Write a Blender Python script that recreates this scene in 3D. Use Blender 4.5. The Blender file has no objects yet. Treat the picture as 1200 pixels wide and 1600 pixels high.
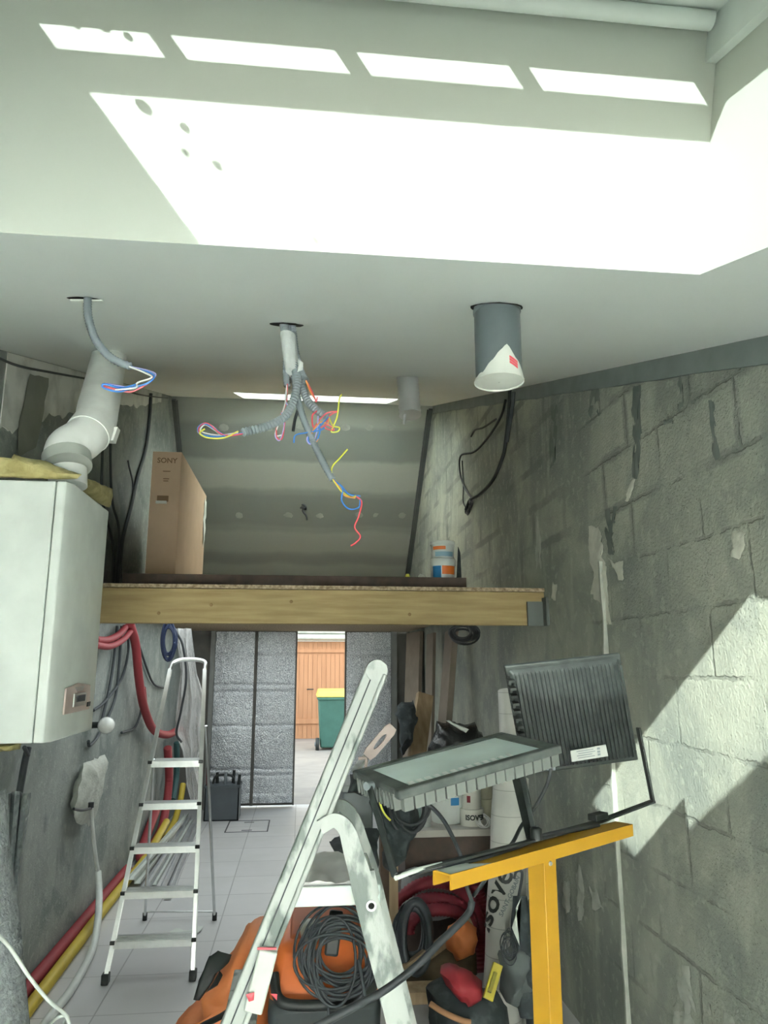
import bpy, math, random
from mathutils import Vector, Matrix, noise
random.seed(7)
SC = bpy.context.scene
COL = SC.collection
V = Vector
# ---------------------------------------------------------------- camera
FPX, CAMH = 1150.0, 1.6
PITCH = math.atan(238/FPX); YAW = math.atan(130*math.cos(PITCH)/FPX)
FW = V((math.sin(YAW)*math.cos(PITCH), math.cos(YAW)*math.cos(PITCH), math.sin(PITCH)))
RT = V((math.cos(YAW), -math.sin(YAW), 0)); UP = RT.cross(FW); EYE = V((0, 0, CAMH))
cd = bpy.data.cameras.new('camera'); cam = bpy.data.objects.new('camera', cd); COL.objects.link(cam)
cd.sensor_fit = 'VERTICAL'; cd.sensor_height = 36; cd.sensor_width = 27; cd.lens = FPX/1600*36
cd.clip_start = 0.02; cd.clip_end = 300
m = Matrix((RT, UP, -FW)).transposed().to_4x4(); m.translation = EYE
cam.matrix_world = m; SC.camera = cam
# ---------------------------------------------------------------- light
SUN = V((0.69, 1.0, -0.605)).normalized()
sd = bpy.data.lights.new('sun', 'SUN'); so = bpy.data.objects.new('sun', sd); COL.objects.link(so)
sd.energy = 37; sd.angle = math.radians(0.5); sd.color = (.98, 1, .955)
so.rotation_euler = SUN.to_track_quat('-Z', 'Y').to_euler(); so.location = (-3, -6, 8)
w = bpy.data.worlds.new('sky'); SC.world = w; w.use_nodes = True
nt = w.node_tree; bg = nt.nodes['Background']
sky = nt.nodes.new('ShaderNodeTexSky'); sky.sky_type = 'NISHITA'; sky.sun_disc = False
sky.sun_elevation = math.radians(26.5); sky.sun_rotation = math.atan2(-SUN.x, -SUN.y)
sky.dust_density = 4; sky.air_density = 1.0
mixn = nt.nodes.new('ShaderNodeMix'); mixn.data_type = 'RGBA'; mixn.inputs[0].default_value = .8
mixn.inputs[7].default_value = (.86, 1.0, .93, 1)
nt.links.new(sky.outputs[0], mixn.inputs[6]); nt.links.new(mixn.outputs[2], bg.inputs[0])
bg.inputs[1].default_value = 1.0
SC.view_settings.view_transform = 'Standard'; SC.view_settings.look = 'None'
SC.view_settings.gamma = 1; SC.view_settings.use_curve_mapping = False
SC.view_settings.exposure = 1.05
SC.cycles.max_bounces = 12; SC.cycles.diffuse_bounces = 8; SC.cycles.transparent_max_bounces = 16
SC.cycles.caustics_reflective = False
def portal(mat, sx, sy):
    l = bpy.data.lights.new('portal', 'AREA'); l.shape = 'RECTANGLE'; l.size = sx; l.size_y = sy
    l.cycles.is_portal = True
    o = bpy.data.objects.new('portal', l); COL.objects.link(o); o.matrix_world = mat
ld_ = bpy.data.lights.new('loft_underside_fill', 'AREA'); ld_.shape = 'RECTANGLE'; ld_.size = 1.3; ld_.size_y = 4.2; ld_.energy = 19; ld_.color = (.91, 1, .99)  # added fill light under the deck, no lamp fixture hangs there
lo_ = bpy.data.objects.new('loft_underside_fill', ld_); COL.objects.link(lo_); lo_.location = (-.5, 6.1, 1.975)
# ---------------------------------------------------------------- geometry of the room
XL, XR, YB, YF = -1.34, 1.30, 8.95, -1.7
SL = .32; NRM = V((0, -SL, 1)).normalized(); TAN = V((0, 1, SL)).normalized()
RY, RZ = 7.15, 4.22
def cz(y): return RZ - SL*(RY-y)
def hitp(x, y, P, N):
    d = FW + RT*(x-600)/FPX - UP*(y-800)/FPX
    return EYE + d*((P-EYE).dot(N)/d.dot(N))
def at(x, y, Y): return hitp(x, y, V((0, Y, 0)), V((0, 1, 0)))
def onx(x, y, X): return hitp(x, y, V((X, 0, 0)), V((1, 0, 0)))
def onz(x, y, Z): return hitp(x, y, V((0, 0, Z)), V((0, 0, 1)))
def onc(x, y): return hitp(x, y, V((0, RY, RZ)), NRM)
def W(l): return [at(*p) for p in l]
# ---------------------------------------------------------------- materials
MATS = {}
def mat(name, c, rough=.6, metal=0, c2=None, scale=8, bump=0, bscale=None, spec=.5, alpha=1, detail=4, lo=.35, hi=.65, stretch=None, emit=None, trans=0):
    if name in MATS: return MATS[name]
    M = bpy.data.materials.new(name); M.use_nodes = True; n = M.node_tree.nodes; L = M.node_tree.links
    b = n['Principled BSDF']; b.inputs['Base Color'].default_value = (*c, 1)
    b.inputs['Roughness'].default_value = rough; b.inputs['Metallic'].default_value = metal
    b.inputs['Specular IOR Level'].default_value = spec; b.inputs['Alpha'].default_value = alpha
    if trans: b.inputs['Transmission Weight'].default_value = trans
    tc = n.new('ShaderNodeTexCoord'); src = tc.outputs['Object']
    if stretch:
        mp = n.new('ShaderNodeMapping'); mp.inputs['Scale'].default_value = stretch
        L.new(src, mp.inputs[0]); src = mp.outputs[0]
    nz = n.new('ShaderNodeTexNoise'); nz.inputs['Scale'].default_value = scale; nz.inputs['Detail'].default_value = detail
    L.new(src, nz.inputs['Vector'])
    rp = n.new('ShaderNodeValToRGB'); rp.color_ramp.elements[0].position = lo; rp.color_ramp.elements[1].position = hi
    c2 = c2 or tuple(x*.86 for x in c)
    rp.color_ramp.elements[0].color = (*c, 1); rp.color_ramp.elements[1].color = (*c2, 1)
    L.new(nz.outputs[0], rp.inputs[0]); L.new(rp.outputs[0], b.inputs['Base Color'])
    if bump:
        n2 = n.new('ShaderNodeTexNoise'); n2.inputs['Scale'].default_value = bscale or scale*4; n2.inputs['Detail'].default_value = 6
        L.new(src, n2.inputs['Vector'])
        bp = n.new('ShaderNodeBump'); bp.inputs['Strength'].default_value = bump; bp.inputs['Distance'].default_value = .01
        L.new(n2.outputs[0], bp.inputs['Height']); L.new(bp.outputs[0], b.inputs['Normal'])
    if emit:
        b.inputs['Emission Color'].default_value = (*emit[:3], 1); b.inputs['Emission Strength'].default_value = emit[3]
    MATS[name] = M; return M
class NB:
    """small helper for node graphs"""
    def __init__(s, M): s.n = M.node_tree.nodes; s.l = M.node_tree.links
    def new(s, t, ins=None, **kw):
        d = s.n.new(t)
        for k, v in kw.items(): setattr(d, k, v)
        for k, v in (ins or {}).items():
            if hasattr(v, 'is_output'): s.l.new(v, d.inputs[k])
            else: d.inputs[k].default_value = v
        return d
    def math(s, op, a, b=0.0, c=None):
        ins = {0: a, 1: b}
        if c is not None: ins[2] = c
        return s.new('ShaderNodeMath', ins, operation=op).outputs[0]
    def mix(s, f, a, b, blend='MIX'):
        return s.new('ShaderNodeMix', {0: f, 6: a, 7: b}, data_type='RGBA', blend_type=blend).outputs[2]
    def noise(s, vec, sc, det=5, dist=0.0): return s.new('ShaderNodeTexNoise', {'Vector': vec, 'Scale': sc, 'Detail': det, 'Distortion': dist}).outputs[0]
    def sstep(s, v, a, b): return s.new('ShaderNodeMapRange', {0: v, 1: a, 2: b, 3: 0.0, 4: 1.0}, interpolation_type='SMOOTHSTEP').outputs[0]
def concrete(name, base, dark, light, blocks=True, joint=(.1, .11, .1), axis='Y'):
    M = bpy.data.materials.new(name); M.use_nodes = True; g = NB(M); b = g.n['Principled BSDF']
    pos = g.new('ShaderNodeNewGeometry').outputs['Position']
    sp = g.new('ShaderNodeSeparateXYZ', {0: pos}).outputs
    n1 = g.noise(pos, 1.6, 8, .6); n2 = g.noise(pos, 12, 8); n3 = g.noise(pos, 90, 4)
    mp = g.new('ShaderNodeMapping', {0: pos, 3: (5, 5, .9)}).outputs[0]
    st = g.noise(mp, 1.7, 8, .4)
    col = g.mix(g.sstep(n1, .35, .68), (*base, 1), (*dark, 1))
    col = g.mix(g.math('MULTIPLY', g.sstep(st, .52, .72), .38 if blocks else .22), col, (*light, 1))
    n5 = g.noise(pos, 3.2, 9, 1.0)
    col = g.mix(g.math('MULTIPLY', g.sstep(n5, .54, .64), .8 if not blocks else .45), col, (*dark, 1))
    col = g.mix(g.math('MULTIPLY', g.sstep(g.noise(pos, 26, 6), .56, .66), .35), col, (*light, 1))
    col = g.mix(g.math('MULTIPLY', g.sstep(n2, .45, .75), .35), col, (*dark, 1))
    h = g.math('MULTIPLY', n3, .6); h = g.math('ADD', h, g.math('MULTIPLY', n2, .6))
    pits = g.new('ShaderNodeTexVoronoi', {'Vector': pos, 'Scale': 70.0}).outputs[0]
    h = g.math('SUBTRACT', h, g.math('MULTIPLY', g.math('MULTIPLY', g.sstep(pits, .22, .12), g.sstep(g.noise(pos, 6, 3), .45, .6)), .7))
    if blocks:
        wob = g.math('ADD', g.math('MULTIPLY', g.math('SUBTRACT', g.noise(pos, 3.0, 4), .5), .035), g.math('MULTIPLY', g.math('SUBTRACT', g.noise(pos, 35, 5), .5), .022))
        u = g.math('ADD', sp[1], wob); v = g.math('ADD', g.math('SUBTRACT', sp[2], .182), wob)
        vec = g.new('ShaderNodeCombineXYZ', {0: u, 1: v, 2: 0.0}).outputs[0]
        br = g.new('ShaderNodeTexBrick', {'Vector': vec, 'Color1': (0.25, 0.25, 0.25, 1), 'Color2': (1, 1, 1, 1), 'Mortar': (0, 0, 0, 1), 'Scale': 1.0, 'Mortar Size': .009, 'Mortar Smooth': .6, 'Bias': 0.0, 'Brick Width': .5, 'Row Height': .2287})
        br.offset = .5
        near = g.sstep(sp[1], 3.35, 3.05)                     # the far stretch of wall is rendered over
        fac = g.math('MULTIPLY', br.outputs['Fac'], near)
        up = g.sstep(sp[2], 1.9, 2.3)                          # fat wet-looking joints high up
        br2 = g.new('ShaderNodeTexBrick', {'Vector': vec, 'Scale': 1.0, 'Mortar Size': .03, 'Mortar Smooth': .5, 'Brick Width': .5, 'Row Height': .2287}); br2.offset = .5
        sm = g.math('MULTIPLY', g.math('MULTIPLY', br2.outputs['Fac'], up), g.sstep(g.noise(pos, 2.3, 5), .40, .62))
        fade = g.sstep(g.noise(pos, 5, 5), .42, .62)
        col = g.mix(g.math('MULTIPLY', fac, g.math('MULTIPLY', fade, .38)), col, (*joint, 1))
        col = g.mix(g.math('MULTIPLY', sm, .75), col, tuple(x*.75 for x in dark)+(1,))
        tint = g.math('MULTIPLY', g.new('ShaderNodeSeparateColor', {0: br.outputs['Color']}).outputs[0], near)
        col = g.mix(g.math('MULTIPLY', tint, .16), col, (*light, 1))
        h = g.math('SUBTRACT', h, g.math('MULTIPLY', g.math('MULTIPLY', fac, fade), .8))
    bp = g.new('ShaderNodeBump', {'Strength': .6, 'Distance': .012, 'Height': h}).outputs[0]
    g.l.new(col, b.inputs['Base Color']); g.l.new(bp, b.inputs['Normal']); b.inputs['Roughness'].default_value = .9
    MATS[name] = M; return M
M_blocks = concrete('concrete_blocks', (.38, .395, .33), (.21, .235, .215), (.49, .50, .43))
M_left = concrete('rendered_concrete', (.30, .325, .305), (.17, .20, .19), (.44, .46, .43), blocks=False)
M_white = mat('white_paint_board', (.80, .84, .80), .7, c2=(.77, .81, .77), scale=3)
M_ceil = mat('ceiling_board', (.84, .89, .89), .75, c2=(.81, .86, .855), scale=1.5)
M_backwall = mat('back_wall_render', (.20, .19, .17), .9, c2=(.12, .12, .115), scale=3, bump=.4)
M_plastic_white = mat('white_plastic', (.66, .70, .68), .35)
M_pvc = mat('white_pvc', (.90, .92, .91), .3)
M_alu = mat('aluminium', (.74, .76, .76), .32, 1, c2=(.66, .68, .68), scale=20)
M_alu_old = mat('painted_over_aluminium', (.72, .76, .72), .5, .25, c2=(.48, .52, .49), scale=14, detail=8, lo=.5, hi=.62, bump=.3)
M_zinc = mat('galvanised_steel', (.66, .68, .70), .36, .55)
M_black = mat('black_plastic', (.025, .03, .03), .5)
M_blackm = mat('black_enamel', (.016, .02, .02), .55, c2=(.035, .042, .04), scale=30, detail=8)
M_cable = mat('black_cable', (.03, .035, .04), .55)
M_gcable = mat('dark_grey_cable', (.05, .06, .068), .6)
M_cond = mat('grey_conduit', (.25, .29, .32), .5)
M_yellow = mat('yellow_enamel', (.50, .27, .02), .42, c2=(.45, .235, .018), scale=6)
M_orange = mat('orange_plastic', (.80, .19, .045), .45, c2=(.70, .15, .035))
M_bago = mat('orange_sheet', (.82, .27, .09), .55, c2=(.72, .20, .06), scale=5, bump=.5, bscale=14)
M_red = mat('red_corrugated', (.34, .045, .055), .6)
M_dred = mat('dull_red', (.20, .018, .03), .7, c2=(.12, .012, .022))
M_yhose = mat('yellow_hose', (.62, .47, .06), .5)
M_whose = mat('white_hose', (.66, .70, .68), .4)
M_wood = mat('beam_timber', (.47, .36, .17), .65, c2=(.36, .26, .11), scale=3, stretch=(1, 12, 12), bump=.15)
M_woodl = mat('pale_timber', (.42, .31, .19), .7, c2=(.30, .21, .12), scale=4, stretch=(6, 6, 1))
M_osb = mat('chipboard_edge', (.55, .44, .30), .8, c2=(.25, .18, .11), scale=60)
M_brownb = mat('dark_brown_board', (.085, .058, .045), .7, c2=(.06, .042, .035), scale=20)
M_card = mat('cardboard', (.58, .43, .31), .85, c2=(.52, .38, .27), scale=4)
M_cardp = mat('printed_brown', (.22, .14, .08), .8)
M_wool = mat('mineral_wool', (.52, .46, .22), .95, c2=(.36, .31, .13), scale=18, detail=8, bump=1, bscale=40)
M_tile = None
M_pink = mat('dusty_pink_plastic', (.62, .50, .47), .6)
M_gwhite = mat('dusty_white', (.66, .70, .66), .7)
M_grey = mat('grey_plastic', (.20, .23, .25), .5)
M_dark = mat('dark_cloth', (.035, .045, .05), .85, c2=(.08, .10, .10), scale=25, lo=.5, hi=.75)
M_steelblue = mat('bucket_blue', (.03, .22, .50), .5)
M_lborange = mat('label_orange', (.75, .18, .03), .5)
M_patch = mat('plaster_smear', (.66, .66, .58), .85, c2=(.54, .55, .48), scale=14, bump=.5, bscale=20)
M_patch2 = mat('grey_plaster_smear', (.47, .49, .44), .9, c2=(.38, .40, .355), scale=14, bump=.5, bscale=20)
M_hole = mat('dark_hole', (.02, .02, .02), .9)
M_wr = mat('wire_red', (.75, .10, .13), .4); M_wb = mat('wire_blue', (.06, .25, .75), .4)
M_wy = mat('wire_yellow_green', (.75, .75, .10), .4); M_wo = mat('wire_orange', (.85, .35, .10), .4)
M_wl = mat('wire_lilac', (.45, .42, .80), .4); M_ww = mat('wire_white', (.8, .8, .8), .4)
WM = {'r': (M_wr, 'red wire'), 'b': (M_wb, 'blue wire'), 'y': (M_wy, 'yellow-green wire'), 'o': (M_wo, 'orange wire'), 'l': (M_wl, 'lilac wire'), 'w': (M_ww, 'white wire')}
# ---------------------------------------------------------------- mesh helper
def spline(pts, n=8):
    P = [V(p) for p in pts]
    if len(P) < 3: return P
    P = [P[0]*2-P[1]] + P + [P[-1]*2-P[-2]]; out = []
    for i in range(1, len(P)-2):
        a, b, c, d = P[i-1], P[i], P[i+1], P[i+2]
        for k in range(n):
            t = k/n
            out.append(.5*((2*b)+(c-a)*t+(2*a-5*b+4*c-d)*t*t+(3*b-a-3*c+d)*t**3))
    out.append(P[-2]); return out
def resample(P, step):
    out = [P[0]]; acc = 0
    for a, b in zip(P, P[1:]):
        l = (b-a).length; pos = 0
        while acc + (l-pos) >= step:
            pos += step-acc; acc = 0; out.append(a.lerp(b, pos/l))
        acc += l-pos
    return out
def origin(o):
    r = V((0, 0, 0))
    while o: r += o.location; o = o.parent
    return r
class MB:
    def __init__(s): s.v = []; s.f = []
    def add(s, vs, fs):
        k = len(s.v); s.v += [V(a) for a in vs]; s.f += [tuple(i+k for i in f) for f in fs]; return s
    def hexa(s, p): # bottom ring 0-3, top ring 4-7
        return s.add(p, [(3, 2, 1, 0), (4, 5, 6, 7), (0, 1, 5, 4), (1, 2, 6, 5), (2, 3, 7, 6), (3, 0, 4, 7)])
    def box(s, x0, x1, y0, y1, z0, z1):
        return s.hexa([(x0, y0, z0), (x1, y0, z0), (x1, y1, z0), (x0, y1, z0), (x0, y0, z1), (x1, y0, z1), (x1, y1, z1), (x0, y1, z1)])
    def obox(s, c, X, Y, Z): # centre and three half vectors
        c, X, Y, Z = V(c), V(X), V(Y), V(Z)
        return s.hexa([c-X-Y-Z, c+X-Y-Z, c+X+Y-Z, c-X+Y-Z, c-X-Y+Z, c+X-Y+Z, c+X+Y+Z, c-X+Y+Z])
    def beam(s, p, q, w, h, side=None):
        p, q = V(p), V(q); d = (q-p).normalized()
        sd_ = V(side) if side else (d.cross(V((0, 0, 1))) if abs(d.z) < .95 else V((1, 0, 0)))
        sd_ = (sd_-d*sd_.dot(d)).normalized(); u = d.cross(sd_)
        return s.obox((p+q)/2, sd_*w/2, (q-p)/2, u*h/2)
    def tube(s, P, r, seg=8, caps=True, flat=1.0):
        P = [V(p) for p in P]; n = len(P); R = r if hasattr(r, '__len__') else [r]*n
        T = [(P[min(i+1, n-1)]-P[max(i-1, 0)]).normalized() for i in range(n)]
        a = T[0].orthogonal().normalized() if abs(T[0].z) > .9 else T[0].cross(V((0, 0, 1))).normalized()
        vs = []
        for i in range(n):
            a = (a-T[i]*a.dot(T[i])); a = a.normalized() if a.length > 1e-6 else T[i].orthogonal().normalized()
            b = T[i].cross(a)
            for k in range(seg):
                t = 2*math.pi*k/seg; vs.append(P[i]+(a*math.cos(t)+b*math.sin(t)*flat)*R[i])
        fs = [(i*seg+k, i*seg+(k+1) % seg, (i+1)*seg+(k+1) % seg, (i+1)*seg+k) for i in range(n-1) for k in range(seg)]
        if caps: fs += [tuple(range(seg))[::-1], tuple((n-1)*seg+k for k in range(seg))]
        return s.add(vs, fs)
    def ribbed(s, P, r, pitch=.006, seg=10, amp=.82):
        P = resample(P, pitch/2); return s.tube(P, [r if i % 2 else r*amp for i in range(len(P))], seg)
    def lathe(s, prof, c, axis=(0, 0, 1), seg=24, caps=True):
        A = V(axis).normalized(); a = A.orthogonal().normalized(); b = A.cross(a); c = V(c); n = len(prof)
        vs = [c+A*z+(a*math.cos(2*math.pi*k/seg)+b*math.sin(2*math.pi*k/seg))*r for r, z in prof for k in range(seg)]
        fs = [(i*seg+k, i*seg+(k+1) % seg, (i+1)*seg+(k+1) % seg, (i+1)*seg+k) for i in range(n-1) for k in range(seg)]
        if caps: fs += [tuple(range(seg))[::-1], tuple((n-1)*seg+k for k in range(seg))]
        return s.add(vs, fs)
    def prism(s, P, d):
        P = [V(p) for p in P]; d = V(d); n = len(P)
        return s.add(P+[p+d for p in P], [tuple(range(n))[::-1], tuple(range(n, 2*n))]+[(i, (i+1) % n, n+(i+1) % n, n+i) for i in range(n)])
    def sheet(s, f, nu, nv, th=.002):
        G = [[V(f(i/nu, j/nv)) for j in range(nv+1)] for i in range(nu+1)]
        def nr(i, j):
            a = G[min(i+1, nu)][j]-G[max(i-1, 0)][j]; b = G[i][min(j+1, nv)]-G[i][max(j-1, 0)]; c = a.cross(b)
            return c.normalized() if c.length > 1e-9 else V((0, 0, 1))
        k = (nu+1)*(nv+1); vs = [G[i][j] for i in range(nu+1) for j in range(nv+1)]
        vs += [G[i][j]-nr(i, j)*th for i in range(nu+1) for j in range(nv+1)]
        I = lambda i, j: i*(nv+1)+j
        fs = [(I(i, j), I(i+1, j), I(i+1, j+1), I(i, j+1)) for i in range(nu) for j in range(nv)]
        fs += [tuple(k+q for q in f_[::-1]) for f_ in fs]
        for i in range(nu):
            fs.append((I(i+1, 0), I(i, 0), k+I(i, 0), k+I(i+1, 0))); fs.append((I(i, nv), I(i+1, nv), k+I(i+1, nv), k+I(i, nv)))
        for j in range(nv):
            fs.append((I(0, j), I(0, j+1), k+I(0, j+1), k+I(0, j))); fs.append((I(nu, j+1), I(nu, j), k+I(nu, j), k+I(nu, j+1)))
        return s.add(vs, fs)
    def pillow(s, P, D, amp=.02, fr=8, rings=8, N=None, flatback=False, sub=4, seed=0):
        """closed lumpy body from a planar outline"""
        P = [V(p) for p in P]; Q = []
        for i in range(len(P)):
            for k in range(sub): Q.append(P[i].lerp(P[(i+1) % len(P)], k/sub))
        n = len(Q); c = sum(Q, V())/n
        N = V(N).normalized() if N else (P[1]-P[0]).cross(P[2]-P[1]).normalized()
        vs = []; sd0 = V((seed*3.1, seed*1.7, 0))
        def lay(sgn, rr):
            for r in rr:
                h = math.sqrt(max(0, 1-r**2.6))*D*(sgn if not (flatback and sgn > 0) else .05)
                for q in Q:
                    p = c.lerp(q, r)+N*h; vs.append(p+noise.noise_vector(p*fr+sd0)*amp+noise.noise_vector(p*fr*3+sd0)*amp*.4)
        lay(-1, [i/rings for i in range(1, rings+1)]); lay(1, [i/rings for i in range(rings-1, 0, -1)])
        R = 2*rings-1
        fs = [(i*n+k, i*n+(k+1) % n, (i+1)*n+(k+1) % n, (i+1)*n+k) for i in range(R-1) for k in range(n)]
        fs += [tuple(range(n))[::-1], tuple((R-1)*n+k for k in range(n))]
        return s.add(vs, fs)
    def build(s, name, M, parent=None, bevel=0, smooth=True, base=None):
        off = origin(parent) if parent else V((0, 0, 0)); loc = V((0, 0, 0))
        if not parent:
            xs = [v.x for v in s.v]; ys = [v.y for v in s.v]; zs = [v.z for v in s.v]
            loc = V(((min(xs)+max(xs))/2, (min(ys)+max(ys))/2, min(zs))); off = loc
        me = bpy.data.meshes.new(name); me.from_pydata([tuple(v-off) for v in s.v], [], s.f)
        me.validate(); me.update()
        import bmesh
        b = bmesh.new(); b.from_mesh(me); bmesh.ops.recalc_face_normals(b, faces=b.faces); b.to_mesh(me); b.free()
        if smooth:
            me.polygons.foreach_set('use_smooth', [True]*len(me.polygons)); me.set_sharp_from_angle(angle=math.radians(61))
        me.materials.append(M); o = bpy.data.objects.new(name, me); COL.objects.link(o); o.location = loc
        if parent: o.parent = parent
        if bevel:
            bm_ = o.modifiers.new('bevel', 'BEVEL'); bm_.width = bevel; bm_.segments = 2; bm_.limit_method = 'ANGLE'
        return o
def tag(o, label=None, cat=None, group=None, kind=None):
    if label: o['label'] = label
    if cat: o['category'] = cat
    if group: o['group'] = group
    if kind: o['kind'] = kind
    return o
def thing(name, loc, label, cat, group=None):
    o = bpy.data.objects.new(name, None); COL.objects.link(o); o.location = V(loc); o.empty_display_size = .1
    return tag(o, label, cat, group)
def one(name, mb, M, label, cat, group=None, **k): return tag(mb.build(name, M, **k), label, cat, group)
def struct(name, mb, M, label=None, parent=None, **k):
    o = mb.build(name, M, parent, **k)
    if not parent: o['kind'] = 'structure'
    if label: o['label'] = label
    if label and not parent: o['category'] = name.split('_')[0]
    return o
def lettering(name, s, size, fmap, M, parent, ext=.0006, bold=0.0):
    """flat letters; fmap turns (x, y, z) of the letter into a world point"""
    cu = bpy.data.curves.new('t', 'FONT'); cu.body = s; cu.size = size; cu.extrude = ext; cu.align_x = 'CENTER'; cu.align_y = 'CENTER'; cu.offset = bold; cu.resolution_u = 3
    o = bpy.data.objects.new('t', cu); COL.objects.link(o); dg = bpy.context.evaluated_depsgraph_get()
    me = bpy.data.meshes.new_from_object(o.evaluated_get(dg)); bpy.data.objects.remove(o)
    off = origin(parent)
    for v in me.vertices: v.co = fmap(v.co)-off
    me.name = name; me.materials.clear(); me.materials.append(M); r = bpy.data.objects.new(name, me); COL.objects.link(r); r.parent = parent
    return r
def planemap(c, X, Y):
    c, X, Y = V(c), V(X).normalized(), V(Y).normalized(); N = X.cross(Y)
    return lambda p: c+X*p.x+Y*p.y+N*p.z

# ================================================================ SETTING
# floor
def tilemat():
    M = bpy.data.materials.new('floor_tiles'); M.use_nodes = True; g = NB(M); b = g.n['Principled BSDF']
    pos = g.new('ShaderNodeNewGeometry').outputs['Position']
    sh = g.new('ShaderNodeMapping', {0: pos, 1: (.02, .1, 0)}).outputs[0]
    br = g.new('ShaderNodeTexBrick', {'Vector': sh, 'Color1': (.62, .62, .63, 1), 'Color2': (.58, .58, .59, 1), 'Mortar': (.34, .34, .35, 1), 'Scale': 1.0, 'Mortar Size': .004, 'Mortar Smooth': .2, 'Brick Width': .45, 'Row Height': .45}); br.offset = 0.0
    col = g.mix(g.math('MULTIPLY', g.sstep(g.noise(pos, 2, 8), .4, .7), .35), br.outputs['Color'], (.50, .51, .50, 1))
    g.l.new(col, b.inputs['Base Color']); b.inputs['Roughness'].default_value = .42
    g.l.new(g.math('ADD', g.math('MULTIPLY', g.noise(pos, 9, 6), .3), .3), b.inputs['Roughness'])
    g.l.new(g.new('ShaderNodeBump', {'Strength': .3, 'Distance': .004, 'Height': g.math('MULTIPLY', br.outputs['Fac'], -1.0)}).outputs[0], b.inputs['Normal'])
    return M
struct('floor', MB().box(XL-.2, XR+.2, YF-.2, 9.15, -.12, 0), tilemat(), 'pale grey tiled garage floor', smooth=False)
def gridslab(xs, vs, holes, P, th):
    """slab of cells; cells listed in holes are open"""
    mb = MB(); nx, nv = len(xs)-1, len(vs)-1; op = lambda i, j: i < 0 or j < 0 or i >= nx or j >= nv or (i, j) in holes
    for i in range(nx):
        for j in range(nv):
            if (i, j) in holes: continue
            c = [(xs[i], vs[j]), (xs[i+1], vs[j]), (xs[i+1], vs[j+1]), (xs[i], vs[j+1])]
            k = len(mb.v); mb.v += [P(a, b, 0) for a, b in c]+[P(a, b, th) for a, b in c]
            mb.f += [(k+3, k+2, k+1, k), (k+4, k+5, k+6, k+7)]
            for (di, dj), (a, b) in zip([(0, -1), (1, 0), (0, 1), (-1, 0)], [(0, 1), (1, 2), (2, 3), (3, 0)]):
                if op(i+di, j+dj): mb.f.append((k+a, k+b, k+4+b, k+4+a))
    return mb
CR = 1.177
def roof(x, v, h):  # v along the slope from the far edge of the light well
    return V((x, CR, cz(CR)))+TAN*v+NRM*h
vr = lambda y: (y-CR)/TAN.y
WL, WR, WN = -.66, .72, -1.05
xs = [XL-.2, WL, WR, XR+.2]
# the strip skylight near the ridge has its own columns
xs = sorted(set([XL-.2, WL, WR, -.62, .80, XR+.2])); vs = [vr(-.25), WN, 0, vr(5.98), vr(7.0), vr(RY)]
xi = lambda a: xs.index(a)
holes = {(i, 1) for i in range(xi(WL), xi(WR))} | {(i, 3) for i in range(xi(-.62), xi(.80))}
cl = struct('ceiling', gridslab(xs, vs, holes, roof, .44), M_ceil, 'white sloping ceiling with a deep skylight well', smooth=False)
cl.data.materials.append(mat('shaded_reveal_board', (.47, .50, .46), .75, c2=(.455, .485, .445), scale=2))  # same board as the ceiling, darkened to put the well's shade into its colour
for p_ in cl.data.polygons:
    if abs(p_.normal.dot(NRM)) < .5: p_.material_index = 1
# flat lower ceiling behind the camera
z0 = cz(-.25)
struct('ceiling', MB().box(XL-.2, XR+.2, YF-.2, -.25, z0, z0+.3), M_ceil, 'low flat ceiling under the eaves', smooth=False)
# rear slope, plasterboard with taped seams
def boardmat():
    M = bpy.data.materials.new('taped_plasterboard'); M.use_nodes = True; g = NB(M); b = g.n['Principled BSDF']
    pos = g.new('ShaderNodeNewGeometry').outputs['Position']; z = g.new('ShaderNodeSeparateXYZ', {0: pos}).outputs[2]
    z = g.math('ADD', z, g.math('MULTIPLY', g.math('SUBTRACT', g.noise(pos, 2.2, 6), .5), .10))
    def band(c, hw, s=.05): return g.math('MULTIPLY', g.sstep(z, c-hw-s, c-hw), g.sstep(z, c+hw+s, c+hw))
    col = g.mix(g.math('MULTIPLY', g.sstep(g.noise(pos, 1.3, 6), .35, .7), .6), (.30, .335, .315, 1), (.255, .29, .275, 1))
    for c, hw, a in ((3.62, .10, .75), (2.98, .09, .45), (4.12, .06, .35), (2.72, .04, .4)): col = g.mix(g.math('MULTIPLY', band(c, hw), a), col, (.43, .465, .435, 1))
    for c, hw, a in ((3.88, .11, .45), (3.30, .12, .5), (2.83, .04, .4)): col = g.mix(g.math('MULTIPLY', band(c, hw), a), col, (.20, .23, .22, 1))
    g.l.new(col, b.inputs['Base Color']); b.inputs['Roughness'].default_value = .85; return M
q0, q1 = V((0, RY, RZ)), V((0, 8.95, 2.62)); dn = (q1-q0); nn = V((0, -dn.z, dn.y)).normalized()
rs = MB().prism([V((XL-.2, RY, RZ)), V((XL-.2, 9.15, 2.62-.18)), V((XL-.2, 9.15, 2.92)), V((XL-.2, RY, RZ+.44))], (XR-XL+.4, 0, 0))
slope = struct('ceiling', rs, boardmat(), 'grey plasterboard slope with taped seams above the loft', smooth=False)
spots = MB()
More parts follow.
